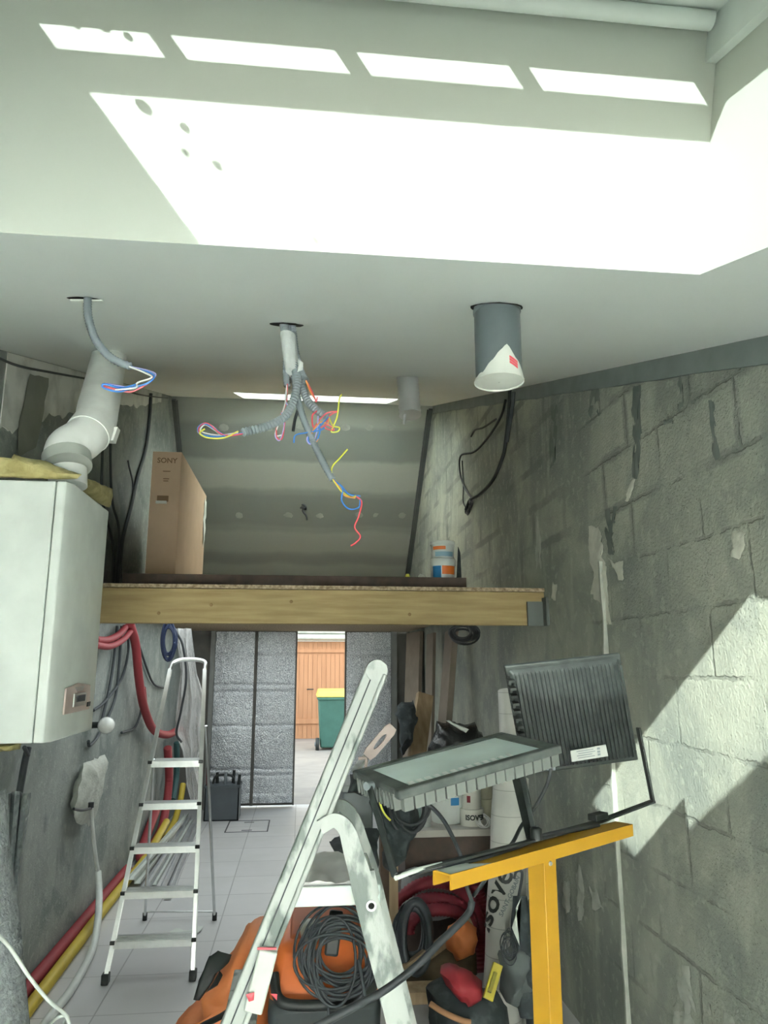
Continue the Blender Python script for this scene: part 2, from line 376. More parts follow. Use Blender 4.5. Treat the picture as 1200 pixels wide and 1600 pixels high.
for zc, lst in ((3.255, (375, 405, 450, 500, 560, 590, 630)), (4.0, (350, 420, 470, 540, 575, 610))):
    for px in lst:
        Yc = RY+(RZ-zc)/(RZ-2.62)*1.8; s = V((0, 1.8, -1.6)).normalized()
        c = V(((px-470)/FPX*Yc*1.0, Yc, zc)); c = at(px, 805 if zc < 3.5 else 668, Yc)
        c = hitp(px, 805 if zc < 3.5 else 668, q0, nn)
        spots.pillow([c+V((math.cos(a)*.055, 0, 0))+s*math.sin(a)*.045 for a in [i*math.pi/4 for i in range(8)]], .003, .008, 9, 2, N=nn, sub=1)
struct('filler_spots', spots, mat('filler', (.39, .42, .40), .9), None, slope, smooth=False)
# side walls follow the roof line
prof = [(YF-.2, -.1), (9.15, -.1), (9.15, 2.46), (RY, RZ+.02), (-.25, cz(-.25)+.02), (YF-.2, cz(-.25)+.02)]
wr = struct('wall_right', MB().prism([(XR, a, b) for a, b in prof], (.2, 0, 0)), M_blocks, 'raw grey concrete block wall lit by a sun patch', smooth=False)
wl = struct('wall_left', MB().prism([(XL, a, b) for a, b in prof], (-.2, 0, 0)), M_left, 'grey rendered wall behind the boiler', smooth=False)
DX0, DX1, DZ = -1.02, 1.09, 2.03
def wp(x, v, h): return V((x, YB+h, v))
struct('wall_back', gridslab([XL, DX0, DX1, XR], [0, DZ, 2.64], {(1, 0)}, wp, .2), M_backwall, 'dark wall around the garage door opening', smooth=False)
struct('wall_front', gridslab([XL, -1.1, 1.1, XR], [0, .25, 1.62, z0], {(1, 1)}, lambda a, b, h: V((a, YF-.2+h, b)), .2), M_white, 'wall with an added frosted window behind the viewer', smooth=False)
M_frost = bpy.data.materials.new('frosted_glass'); M_frost.use_nodes = True; g = NB(M_frost); g.n.remove(g.n['Principled BSDF'])
g.l.new(g.new('ShaderNodeBsdfTranslucent', {0: (.93, .95, .93, 1)}).outputs[0], g.n['Material Output'].inputs[0])
w3 = struct('window_fill', MB().box(-1.1, 1.1, YF-.16, YF-.08, .25, .31).box(-1.1, 1.1, YF-.16, YF-.08, 1.56, 1.62).box(-1.1, -1.04, YF-.16, YF-.08, .31, 1.56).box(1.04, 1.1, YF-.16, YF-.08, .31, 1.56).box(-.03, .03, YF-.16, YF-.08, .31, 1.56), M_plastic_white, 'unseen frosted window added behind the viewer for fill light', smooth=False)  # window added out of view to brighten the room from behind
struct('pane', MB().box(-1.04, 1.04, YF-.125, YF-.12, .31, 1.56), M_frost, None, w3, smooth=False)
struct('shade_house', MB().box(-14, -3, 4.5, 8.9, 0, 8.5), M_white, 'unseen tall house added beside the garage to shade the street', smooth=False)  # added out of view to throw shade over the street
struct('ground', MB().box(-20, 20, -30, -1.9, -.14, -.02).box(-20, XL-.21, -1.9, 9.15, -.14, -.02), mat('yard_gravel', (.42, .40, .36), .9), 'pale yard around the garage', smooth=False)
# cove of grey jointing along right wall top and rafters of the loft corner
tr = MB()
for a, b in ((1.0, 7.1),):
    n_ = 60
    def f(u, v):
        y = a+(b-a)*u; zt = cz(y)+.004; wv = .085+.012*noise.noise(V((y*3, 0, 0)))
        return (XR-.012-.004*noise.noise(V((y*6, v*3, 1))), y, zt-wv*(v))
    tr.sheet(f, n_, 3, .012)
struct('trim_1', tr, mat('joint_compound_grey', (.215, .25, .245), .9, c2=(.18, .21, .205)), 'grey jointing strip along the top of the block wall')
ed = MB()
for xx, s in ((XR, -1), (XL, 1)):
    ed.beam((xx+s*.02, RY+.02, RZ-.02), (xx+s*.02, 8.92, 2.63), .04, .05, side=(1, 0, 0))
    ed.beam((xx+s*.05, RY+.02, RZ-.04), (xx+s*.05, 8.92, 2.61), .012, .03, side=(1, 0, 0))
struct('trim_2', ed, mat('metal_edge_rail', (.13, .15, .16), .5, .4), 'dark edge rails where the slope meets the walls', smooth=False)
# whitewash on the upper left wall
ww = MB()
top = [onx(x, y, XL+.006) for x, y in [(0, 556), (60, 568), (130, 585), (200, 603), (252, 618)]]
bot = [onx(x, y, XL+.006) for x, y in [(252, 628), (215, 636), (190, 632), (160, 640), (128, 640), (100, 648), (60, 655), (30, 668), (0, 672)]]
back = [V((XL+.006, 1.6, 2.05)), V((XL+.006, 1.6, cz(1.6)))]
P = bot[::-1]; n_ = len(P)
def fw(u, v):
    t = u*(n_-1); i = min(int(t), n_-2); p = P[i].lerp(P[i+1], t-i); y = p.y
    zt = cz(y)-.004; zb = p.z+.035*noise.noise(V((y*9, 0, 0)))+.02*noise.noise(V((y*31, 0, 0)))
    return (XL+.006, y, zb+(zt-zb)*v)
ww.sheet(fw, 70, 2, .005)
struct('whitewash', ww, mat('whitewash', (.66, .68, .65), .9, c2=(.46, .48, .46), scale=5, detail=8, lo=.48, hi=.66), None, wl)
ls = MB()
for l in ([(45, 585), (75, 590), (70, 640), (58, 700), (28, 715), (30, 660)], ): ls.pillow([onx(x, y, XL+.012) for x, y in l], .003, .01, 10, 2, N=(1, 0, 0))
struct('damp_stain', ls, mat('damp_grey', (.22, .235, .20), .9), None, wl)
cr = MB()
def wallcable(mb, pts, X, r, s=8): mb.tube(spline([onx(x, y, X) for x, y in pts], s), r, 6)
# plaster smears on the right wall
def smear(pts, M, d=.004, seed=0, name='plaster_patch'):
    ps = [onx(x, y, XR-.001) for x, y in pts]
    mb = MB().pillow(ps, d, .010, 22, 3, N=(1, 0, 0), seed=seed, sub=5)
    for v in mb.v: v.x = min(v.x, XR+.01)
    struct(name, mb, M, None, wr)
smear([(921, 822), (935, 823), (943, 850), (941, 868), (948, 885), (950, 930), (955, 975), (943, 975), (937, 940), (920, 935), (930, 905), (924, 880), (919, 850)], M_patch, seed=1)
smear([(950, 872), (962, 878), (975, 876), (974, 905), (968, 908), (962, 888)], M_patch, seed=2)
smear([(988, 747), (993, 748), (984, 783), (975, 782)], M_patch, seed=3)
smear([(1140, 835), (1150, 828), (1167, 835), (1163, 855), (1155, 873), (1137, 868)], M_patch, seed=4)
smear([(864, 910), (871, 915), (868, 940), (862, 935)], M_patch, seed=5)
smear([(1058, 1510), (1078, 1510), (1080, 1545), (1088, 1580), (1072, 1585), (1060, 1550)], M_patch2, seed=6)
smear([(1103, 1565), (1112, 1568), (1113, 1592), (1103, 1590)], M_patch2, seed=7)
smear([(1130, 1580), (1145, 1590), (1150, 1610), (1128, 1610)], M_patch2, seed=8)
smear([(1055, 1580), (1075, 1578), (1090, 1610), (1050, 1612)], M_patch2, seed=9)
smear([(881, 1375), (890, 1378), (892, 1420), (885, 1428), (878, 1410)], M_patch2, seed=10)
smear([(897, 1345), (908, 1352), (914, 1400), (912, 1440), (905, 1440), (902, 1390)], M_patch2, seed=11)
smear([(920, 1385), (932, 1390), (943, 1420), (925, 1422)], M_patch2, seed=12)
smear([(840, 805), (845, 840), (846, 890), (838, 890), (836, 840)], M_patch2, seed=13)
# ridge of mortar in the internal corner line
rg = MB()
RYc = 3.08
pts = []
for i in range(60):
    z = .02+i*(2.02)/59; pts.append(V((XR+.002, RYc+.015*noise.noise(V((0, 0, z*3))), z)))
rg.tube(pts, [.030+.016*noise.noise(V((4, 2, p.z*7)))+.008*noise.noise(V((1, 2, p.z*30))) for p in pts], 8, flat=.45)
struct('mortar_ridge', rg, M_patch2, None, wr)
dk = mat('wet_mortar', (.12, .145, .135), .85, c2=(.17, .19, .175), scale=12)
for i, l in enumerate(([(990, 605), (1001, 600), (1003, 660), (1000, 720), (996, 750), (988, 745), (990, 690), (987, 640)],
                       [(1057, 565), (1065, 566), (1070, 648), (1060, 652)], [(1107, 625), (1117, 628), (1124, 715), (1114, 722)],
                       [(925, 600), (936, 596), (938, 650), (920, 655)], [(862, 632), (872, 632), (868, 720), (858, 735)],
                       [(1036, 655), (1050, 650), (1052, 662), (1040, 672)], [(945, 795), (965, 790), (958, 840), (960, 868), (950, 865), (945, 830)])):
    smear(l, dk, .0015, 20+i, 'mortar_stain')
# hatch in the floor
ht = MB(); hp = [onz(x, y, .004) for x, y in [(340, 1306), (418, 1304), (424, 1276), (366, 1278)]]
hc = sum(hp, V())/4; hx, hy = .21, .27
for a, b, c, d in ((-hx, hx, -hy, -hy+.012), (-hx, hx, hy-.012, hy), (-hx, -hx+.012, -hy, hy), (hx-.012, hx, -hy, hy)): ht.box(hc.x+a, hc.x+b, hc.y+c, hc.y+d, -.01, .003)
ht.box(hc.x-.05, hc.x+.05, hc.y-.2, hc.y-.185, -.01, .003); ht.box(hc.x-.05, hc.x+.05, hc.y+.17, hc.y+.185, -.01, .003)
struct('trim_3', ht, mat('hatch_gap', (.07, .07, .08), .7), 'thin dark frame and grips of the tiled floor hatch', smooth=False)
# ---------------------------------------------------------------- skylight window (above the well)
HW = .44
win = struct('window_1', gridslab([WL, -.545, .60, WR], [WN, -.907, -.091, 0], {(1, 1)}, lambda a, b, h: roof(a, b, HW+h), .016), M_plastic_white, 'white roof window frame over the light well', smooth=False)
bars = MB()
def rbox(mb, x0, x1, v0, v1, h0, h1): return mb.hexa([roof(x0, v0, h0), roof(x1, v0, h0), roof(x1, v1, h0), roof(x0, v1, h0), roof(x0, v0, h1), roof(x1, v0, h1), roof(x1, v1, h1), roof(x0, v1, h1)])
rbox(bars, -.56, .62, -.179, -.135, HW, HW+.014)
for x in (-.345, -.035, .27): rbox(bars, x-.014, x+.014, -.14, -.086, HW+.002, HW+.012)
struct('sash_bar', bars, M_plastic_white, None, win, smooth=False)
tb = MB().tube([roof(WL+.01, -.03, .425), roof(.69, -.03, .425)], .016, 16); struct('blind_roller', tb, M_plastic_white, None, win)
tb = MB(); rbox(tb, .70, .72, -1.0, 0, .37, .44); struct('inner_rim', tb, M_plastic_white, None, win, smooth=False)
def glassmat():
    M = bpy.data.materials.new('window_glass'); M.use_nodes = True; g = NB(M); g.n.remove(g.n['Principled BSDF'])
    t = g.new('ShaderNodeBsdfTransparent', {0: (.35, .365, .355, 1)}).outputs[0]; s = g.new('ShaderNodeBsdfGlossy', {'Roughness': .02}).outputs[0]
    mx = g.new('ShaderNodeMixShader', {0: .05, 1: t, 2: s}).outputs[0]; g.l.new(mx, g.n['Material Output'].inputs[0]); return M
M_glass = glassmat()
gl = MB(); rbox(gl, WL, WR, WN+.01, -.002, HW+.03, HW+.034); struct('pane', gl, M_glass, None, win, smooth=False)
# dirt spots on the glass throw the small flecks in the corner of the light
dt = MB()
for a, b, r in ((-.515, -.19, .006), (-.475, -.195, .009), (-.485, -.225, .011), (-.44, -.25, .007), (-.47, -.285, .006), (-.43, -.30, .007), (-.525, -.105, .010), (-.50, -.12, .006), (-.455, -.115, .012), (-.47, -.095, .005), (-.425, -.13, .006), (-.415, -.10, .005), (-.35, -.40, .005), (-.30, -.47, .004)):
    c = roof(a, b, HW+.036); dt.lathe([(r, 0), (r*.9, .002)], c, NRM, 9)
struct('dirt_spots', dt, M_hole, None, win)
w2 = struct('window_2', gridslab([-.64, -.58, .76, .82], [vr(5.9), vr(6.04), vr(6.94), vr(7.05)], {(1, 1)}, lambda a, b, h: roof(a, b, HW+h), .06), M_plastic_white, 'small roof window near the ridge', smooth=False)
gl = MB(); rbox(gl, -.59, .77, vr(6.02), vr(6.96), HW+.03, HW+.034); struct('pane', gl, M_frost, None, w2, smooth=False)
def pm(c, X, Y): # portal facing -Z local
    X = V(X).normalized(); Y = V(Y).normalized(); Zc = X.cross(Y); mm = Matrix((X, Y, Zc)).transposed().to_4x4(); mm.translation = c; return mm
portal(pm(roof(.03, -.51, HW+.08), (1, 0, 0), TAN), 1.2, .85)
portal(pm(V((.25, 9.3, 1.0)), (-1, 0, 0), (0, 0, 1)) @ Matrix.Rotation(math.pi, 4, 'Y'), .6, 2.05)
# ---------------------------------------------------------------- garage door leaves covered in foil
M_foil = mat('foil_insulation', (.95, .97, 1.0), .30, .75, c2=(.40, .43, .48), scale=110, lo=.40, hi=.60, bump=1.0, bscale=70, detail=6)  # pale and dark mottling paints the foil's sparkle into its colour
def leaf(n, x0, x1, ang, label, y=9.02, seed=0):
    fr = MB(); c = V((x0, y, 0)); d = V((math.cos(ang), math.sin(ang), 0)); nb = V((-d.y, d.x, 0)); L = x1-x0
    def q(a, b, h): return c+d*a+nb*h+V((0, 0, b))
    def bx(a0, a1, b0, b1, h0, h1): fr.hexa([q(a0, b0, h0), q(a1, b0, h0), q(a1, b0, h1), q(a0, b0, h1), q(a0, b1, h0), q(a1, b1, h0), q(a1, b1, h1), q(a0, b1, h1)])
    bx(0, L, .02, 2.0, 0, .03); bx(0, .018, .02, 2.0, -.02, .03); bx(L-.018, L, .02, 2.0, -.02, .03)
    o = struct('door_%d' % n, fr, M_backwall, label, smooth=False)
    cre = [.35, .42, .9, 1.28, 1.36, 1.72]
    def f(u, v):
        a = .02+(L-.04)*u; b = .05+1.93*v
        h = .018+.014*math.sin(u*math.pi)+.010*noise.noise(V((a*5, b*2.2, seed)))+.004*noise.noise(V((a*22, b*22, seed)))
        for k in cre: h -= .012*math.exp(-((b-k-.02*noise.noise(V((a*6, k, seed))))/.012)**2)
        if b < .14: h += .02*noise.noise(V((a*14, b*10, seed)))+.01
        return q(a, b, -h)
    fo = struct('foil_sheet', MB().sheet(f, 36, 120, .002), M_foil, None, o)
    return o
leaf(1, -1.03, -.528, -.0, 'left door leaf covered in crinkled silver foil', seed=1)
leaf(2, -.53, -.045, -.0, 'door leaf with silver foil beside the gap', seed=5)
leaf(3, .525, 1.10, 0, 'right door leaf covered in dull silver foil', seed=9)
struct('door_frame', MB().box(-1.05, -1.0, 8.90, 8.97, 0, 2.03).box(1.08, 1.14, 8.90, 8.97, 0, 2.03).box(-1.05, 1.14, 8.90, 8.97, 1.995, 2.05), mat('frame_grey', (.28, .29, .28), .6), 'grey frame around the foil covered garage door', smooth=False)
# ---------------------------------------------------------------- outside
struct('pavement', MB().box(-9, 12, 9.15, 40, -.14, -.01), mat('pavement', (.36, .32, .29), .9, c2=(.30, .27, .25), scale=3), 'sunny pavement outside the door', smooth=False)
fac = struct('facade', gridslab([-8, -.35, 2.4, 9], [-.02, 2.12, 4.2], {(1, 0)}, lambda a, b, h: V((a, 16.85+h, b)), .25), mat('facade_render', (.62, .56, .46), .9), 'pale house front across the street', smooth=False)
gd = thing('garage_door', (1.0, 16.9, 0), 'orange timber boarded garage door across the street', 'garage door')
M_od = mat('orange_boards', (.50, .26, .14), .6, c2=(.44, .22, .115), scale=2, stretch=(6, 1, .6))
b = MB()
for i in range(27): b.box(-.33+i*.1, -.235+i*.1, 16.93, 16.97, 0.0, 2.1)
b.build('board_panel', M_od, gd, smooth=False)
b = MB().box(-.34, 2.39, 16.97, 17.0, 0, 2.11); b.build('backing', M_od, gd, smooth=False)
b = MB().box(-.33, 2.38, 16.90, 16.93, 1.86, 1.94).box(-.33, 2.38, 16.90, 16.93, .32, .42).box(-.33, -.22, 16.89, 16.93, 0, 2.1); b.build('rail', M_od, gd, smooth=False)
b = MB(); p = at(480, 1077, 16.88); b.tube([p+V((0, -.03, 0)), p+V((.14, -.03, 0))], .012, 8); b.tube([p+V((0, .02, 0)), p+V((0, -.03, 0))], .012, 8); b.build('handle', M_black, gd)
gt = thing('gutter', (1, 16.7, 2.15), 'white tubular gutter trim above the orange garage door', 'gutter')
for k in range(3): MB().tube([(-4, 16.79, 2.2+k*.13), (6, 16.79, 2.2+k*.13)], .06, 12).build('pipe', M_gwhite, gt)
bp = at(515, 1168, 15.0); bp.z = 0
wb = thing('wheeled_bin', (bp.x, 15.0, -.01), 'green wheeled rubbish bin with a yellow lid on the pavement', 'bin')
X0, X1 = bp.x-.24, bp.x+.34
MB().hexa([(X0+.05, 14.75, .03), (X1-.05, 14.75, .03), (X1-.05, 15.25, .03), (X0+.05, 15.25, .03), (X0, 14.65, .95), (X1, 14.65, .95), (X1, 15.35, .95), (X0, 15.35, .95)]).build('body', mat('bin_green', (.06, .17, .14), .5), wb, bevel=.03)
MB().box(X0-.02, X1+.02, 14.62, 15.38, .93, .98).build('rim', mat('bin_rim', (.07, .20, .16), .5), wb, bevel=.01)
MB().hexa([(X0-.04, 14.6, .98), (X1+.04, 14.6, .98), (X1+.04, 15.42, .98), (X0-.04, 15.42, .98), (X0, 14.7, 1.08), (X1, 14.7, 1.08), (X1, 15.42, 1.12), (X0, 15.42, 1.12)]).build('lid', mat('bin_lid', (.78, .66, .12), .5), wb, bevel=.02)
for xx in (X0-.03, X1-.02):
    wh = MB().lathe([(.03, -.01), (.11, -.01), (.12, .0), (.12, .05), (.11, .06), (.03, .06)], (xx, 14.78, .10), (1, 0, 0), 20).build('wheel', M_black, wb)
hcx = MB().lathe([(.05, 0), (.03, .02)], (X0-.04, 14.78, .10), (-1, 0, 0), 12); hcx.build('hub', M_grey, wb)
# ================================================================ LOFT
bm = thing('loft_beam', (.1, 3.9, 1.80), 'yellowish timber beam along the front edge of the loft', 'beam')
MB().box(XL, XR, 3.87, 3.95, 1.805, 1.982).build('timber', M_wood, bm, bevel=.003)
M_knot = mat('knot', (.33, .22, .09), .7)
for px, py in ((248, 958), (330, 945), (455, 940), (640, 960)):
    c = at(px, py, 3.869); MB().lathe([(.009, 0), (.006, .0015)], c, (0, -1, 0), 12).build('knot', M_knot, bm)
hb = MB().box(1.20, 1.296, 3.855, 3.87, 1.80, 1.93).box(1.285, 1.30, 3.80, 3.87, 1.80, 1.95); hb.build('joist_hanger', mat('dull_hanger', (.17, .19, .18), .6), bm, smooth=False)
one('loft_deck', MB().box(XL, XR, 3.86, 8.90, 1.984, 2.003), M_osb, 'chipboard loft deck lying on the timber beam', 'deck', smooth=False)
one('upstand_board', MB().box(-.97, .925, 4.10, 4.13, 2.003, 2.083), M_brownb, 'long dark brown board standing on edge along the loft front', 'board', bevel=.002)
# television carton
bx = thing('television_carton', (-.94, 5.6, 2.003), 'tall brown cardboard television box standing on the loft', 'box')
MB().box(-1.04, -.845, 5.0, 6.35, 2.003, 3.03).build('carton', M_card, bx, bevel=.004)
lettering('brand_print', 'SONY', .05, planemap((-.94, 4.997, 2.965), (1, 0, 0), (0, 0, 1)), M_cardp, bx, bold=.001)
[MB().box(a_, b2, 4.998, 5, z_, z_+.006).build('print_line', M_cardp, bx, smooth=False) for a_, b2, z_ in ((-.965, -.915, 2.888), (-.96, -.92, 2.835), (-.958, -.925, 2.82))]
c = at(256, 779, 4.995); MB().box(c.x-.045, c.x+.03, 4.993, 4.999, c.z-.02, c.z+.02).build('handle_hole', M_cardp, bx, smooth=False)
MB().box(c.x-.05, c.x+.02, 4.98, 4.998, c.z-.035, c.z-.018).build('torn_flap', M_gwhite, bx, smooth=False)
st = MB().pillow([(-.838, 6.25+a*.02, 2.55+b) for a, b in ((0, 0), (2, .1), (1, .28), (3, .42), (-1, .45), (-2, .25), (-2, .08))], .008, .01, 12, 3, N=(1, 0, 0)); st.build('tape_end', M_gwhite, bx)
# plaster tubs
def tub(name, c, r, h, label, cat, cols, grp=None):
    t = thing(name, c, label, cat, grp)
    MB().lathe([(r*.88, 0), (r*.92, .004), (r, h*.80), (r*1.0, h*.80)], c, seg=28).build('body', M_plastic_white, t)
    MB().lathe([(r*1.03, h*.78), (r*1.06, h*.80), (r*1.06, h*.96), (r*.98, h), (0.001, h)], c, seg=28, caps=False).build('lid', M_plastic_white, t)
    for (z0_, z1_, a0, a1, M) in cols:
        k = 12; vs = []
        mb = MB()
        def f(u, v): a = math.radians(a0+(a1-a0)*u); z = z0_+(z1_-z0_)*v; rr = r*(.92+.08*z/(h*.8))+.0012; return (c[0]+math.sin(a)*rr, c[1]-math.cos(a)*rr, c[2]+z)
        mb.sheet(f, 12, 1, .001).build('label_print', M, t)
    return t
tc = at(692, 903, 4.3); tcz = 2.003; M_lpb = mat('label_pale_blue', (.25, .42, .55), .5)
tub('plaster_tub', (tc.x, 4.3, tcz), .074, .212, 'white plaster tub with blue and orange label, lower of the pair on the loft', 'tub', [(.09, .165, -62, -18, M_steelblue), (.115, .165, -14, 55, M_lborange)])
tub('plaster_tub', (tc.x, 4.3, tcz+.212), .071, .105, 'white plaster tub with pale blue writing, standing on the other tub', 'tub', [(.01, .038, -50, 50, M_lpb), (.05, .07, -62, 5, M_lborange)])
one('dark_slate', MB().prism([(tc.x+.085, 4.34, 2.003), (tc.x+.125, 4.34, 2.003), (tc.x+.118, 4.34, 2.26), (tc.x+.105, 4.34, 2.30)], (0, .01, 0)), M_dark, 'dark pointed strip standing right of the stacked tubs', 'strip', smooth=False)
one('crumpled_paper', MB().pillow(W([(650, 905, 4.3), (668, 905, 4.3), (666, 899, 4.3), (655, 897, 4.3)]), .02, .008, 30, 4, N=(0, 1, 0)), M_gwhite, 'crumpled white scrap lying on the brown board by the tubs', 'scrap')
one('yellow_scrap', MB().pillow(W([(632, 903, 4.2), (642, 903, 4.2), (640, 897, 4.2), (634, 897, 4.2)]), .015, .004, 30, 3, N=(0, 1, 0)), M_wy, 'small yellow scrap at the foot of the right slope', 'scrap')
one('white_box', MB().box(-1.23, -1.18, 4.3, 4.35, 2.003, 2.13), M_gwhite, 'small pale block standing on the loft left of the carton', 'block', bevel=.003)
# ================================================================ CEILING ITEMS
def wires(par, items, r=.0022):
    for k, pts in items:
        M, lb = WM[k]; o = MB().tube(spline(W(pts), 6), r, 5).build('wire', M, par); o['label'] = lb
def hole(x, y, rx, ry):
    c = onc(x, y); mb = MB(); n_ = 18; P = []
    for i in range(n_):
        a = 2*math.pi*i/n_; k = 1+.18*noise.noise(V((math.cos(a)*2, math.sin(a)*2, x))); P.append(c+V((math.cos(a)*rx*k, 0, 0))+TAN*math.sin(a)*ry*k-NRM*.0015)
    return mb.prism(P, NRM*.001)
ceil = [o for o in COL.objects if o.name == 'ceiling'][0]
for x, y, a, b in ((132, 467, .04, .03), (448, 507, .05, .04), (776, 480, .064, .066)): struct('cut_hole', hole(x, y, a, b), M_hole, None, ceil, smooth=False)
def conduit(pts, r, label, wr_, M=M_cond, group=None, nr=.009, inner=True):
    P = spline(W(pts), 10); t = thing('electrical_conduit', P[0], label, 'conduit', group)
    MB().ribbed(P, r, nr, 10, .74).build('corrugated_tube', M, t)
    wires(t, wr_); return t
conduit([(137, 460, 1.76), (138, 495, 1.74), (150, 532, 1.72), (175, 560, 1.70), (207, 574, 1.69)], .0105, 'grey corrugated conduit curving down from the left ceiling hole',
        [('b', [(200, 572, 1.69), (228, 580, 1.69), (241, 588, 1.68), (232, 598, 1.68), (210, 605, 1.68), (185, 612, 1.69), (162, 606, 1.69), (163, 600, 1.69), (190, 606, 1.69), (215, 600, 1.69)]),
         ('r', [(200, 572, 1.70), (232, 582, 1.70), (240, 590, 1.70), (228, 601, 1.69), (206, 612, 1.69), (188, 610, 1.69), (160, 603, 1.70), (170, 602, 1.70), (200, 612, 1.69)]),
         ('w', [(202, 573, 1.68), (225, 582, 1.68), (237, 590, 1.67), (215, 598, 1.67), (212, 606, 1.68), (180, 609, 1.68)]),
         ('l', [(202, 573, 1.69), (230, 579, 1.69), (243, 587, 1.69), (220, 604, 1.69), (180, 608, 1.7), (160, 605, 1.7), (168, 600, 1.7), (200, 606, 1.7)])])
# central bundle
tp = thing('tape_wrap', at(452, 525, 2.02), 'white tape wrapped round the central bundle of conduits', 'tape')
MB().tube(W([(450, 524, 2.02), (453, 552, 2.00), (457, 581, 1.98)]), [.027, .026, .023], 14, flat=.7).build('tape_sleeve', mat('white_tape', (.62, .65, .66), .6, c2=(.55, .58, .58), scale=20, bump=.4), tp)
MB().pillow(W([(466, 560, 1.96), (474, 567, 1.96), (472, 578, 1.96), (464, 582, 1.96)]), .006, .004, 30, 3, N=(0, 1, 0)).build('loose_end', MATS['white_tape'], tp)
top0 = [(445, 500, 2.04), (450, 530, 2.02), (455, 560, 2.0)]
conduit([(441, 500, 2.04), (448, 530, 2.015), (458, 565, 1.99), (464, 600, 1.96), (450, 645, 1.94), (420, 665, 1.92), (378, 676, 1.90)], .0125, 'grey conduit of the central bundle bending far out to the left',
        [('b', [(385, 676, 1.9), (345, 682, 1.89), (318, 680, 1.89), (309, 670, 1.89), (318, 662, 1.89), (332, 668, 1.89), (352, 682, 1.89)]),
         ('r', [(385, 677, 1.9), (350, 680, 1.89), (325, 662, 1.89), (311, 667, 1.89), (316, 680, 1.89), (345, 683, 1.9), (356, 679, 1.9)]),
         ('y', [(372, 674, 1.9), (350, 684, 1.88), (325, 684, 1.88), (312, 677, 1.88), (320, 670, 1.88)]),
         ('w', [(372, 676, 1.9), (340, 680, 1.9), (314, 674, 1.9), (320, 664, 1.9), (335, 672, 1.9), (350, 684, 1.9)]),
         ('l', [(372, 678, 1.9), (348, 679, 1.9), (330, 665, 1.9), (314, 664, 1.9), (310, 676, 1.9), (330, 683, 1.9)])])
conduit([(446, 500, 2.04), (448, 540, 2.02), (447, 580, 2.0), (449, 606, 1.99)], .0105, 'short stub conduit hanging straight down from the central bundle',
        [('l', [(449, 600, 1.99), (446, 625, 1.98), (452, 640, 1.97), (441, 650, 1.97), (430, 678, 1.96), (437, 688, 1.96), (444, 665, 1.96), (440, 645, 1.96)]),
         ('r', [(449, 600, 1.98), (447, 630, 1.98), (438, 650, 1.97), (432, 668, 1.96), (433, 684, 1.96), (441, 684, 1.96), (445, 655, 1.96), (443, 645, 1.96)]),
         ('w', [(448, 602, 1.98), (445, 632, 1.97), (436, 660, 1.96), (430, 680, 1.96), (440, 680, 1.96)])])
conduit([(452, 500, 2.05), (454, 545, 2.03), (461, 600, 2.0), (471, 645, 1.97), (490, 692, 1.95), (506, 725, 1.93), (520, 750, 1.92)], .0105, 'long grey conduit reaching lowest from the central bundle',
        [('y', [(518, 748, 1.92), (519, 730, 1.92), (530, 717, 1.91), (543, 702, 1.91)]),
         ('b', [(519, 749, 1.92), (535, 762, 1.91), (534, 782, 1.91), (545, 795, 1.91), (560, 793, 1.91), (563, 780, 1.91)]),
         ('o', [(520, 749, 1.91), (530, 762, 1.91), (540, 775, 1.91), (555, 778, 1.90)]),
         ('y', [(520, 749, 1.91), (534, 768, 1.91), (548, 777, 1.91), (556, 775, 1.90)]),
         ('b', [(520, 749, 1.92), (534, 760, 1.92), (545, 772, 1.91), (563, 775, 1.91)]),
         ('r', [(556, 775, 1.91), (565, 785, 1.91), (560, 808, 1.91), (554, 824, 1.91), (563, 838, 1.91), (556, 848, 1.91), (548, 853, 1.91)])])
conduit([(456, 500, 2.05), (462, 550, 2.03), (470, 580, 2.01), (478, 595, 1.99)], .011, 'stub conduit leaving the central bundle to the right with a red wire',
        [('r', [(478, 594, 1.99), (484, 605, 1.98), (492, 622, 1.97), (494, 628, 1.97), (496, 620, 1.97)]), ('o', [(478, 595, 1.98), (485, 612, 1.98), (493, 625, 1.97)])])
conduit([(450, 500, 2.06), (458, 560, 2.04), (470, 600, 2.02), (482, 628, 2.0), (500, 645, 1.98), (515, 652, 1.97)], .0125, 'grey conduit of the central bundle ending in the tangle on the right',
        [('r', [(513, 651, 1.97), (520, 646, 1.96), (528, 643, 1.96), (512, 645, 1.96), (500, 655, 1.96), (490, 668, 1.96), (488, 650, 1.96), (495, 642, 1.96)]),
         ('b', [(514, 651, 1.97), (505, 660, 1.95), (498, 668, 1.95), (484, 678, 1.95), (482, 690, 1.95), (492, 692, 1.95), (499, 678, 1.95), (500, 662, 1.95)]),
         ('y', [(514, 652, 1.97), (520, 665, 1.95), (530, 668, 1.95), (528, 674, 1.95), (518, 675, 1.95), (520, 668, 1.95), (527, 650, 1.95), (530, 625, 1.95), (534, 616, 1.95)]),
         ('o', [(513, 652, 1.97), (512, 662, 1.96), (500, 660, 1.95), (486, 680, 1.95), (490, 695, 1.95), (497, 686, 1.95)]),
         ('b', [(513, 652, 1.97), (505, 670, 1.95), (480, 676, 1.95), (462, 680, 1.95), (459, 692, 1.95)]),
         ('l', [(513, 652, 1.97), (500, 664, 1.96), (480, 684, 1.95), (486, 694, 1.95), (495, 676, 1.95), (497, 650, 1.95)]),
         ('r', [(514, 652, 1.97), (508, 668, 1.95), (522, 672, 1.95), (512, 664, 1.95), (500, 668, 1.95)])])
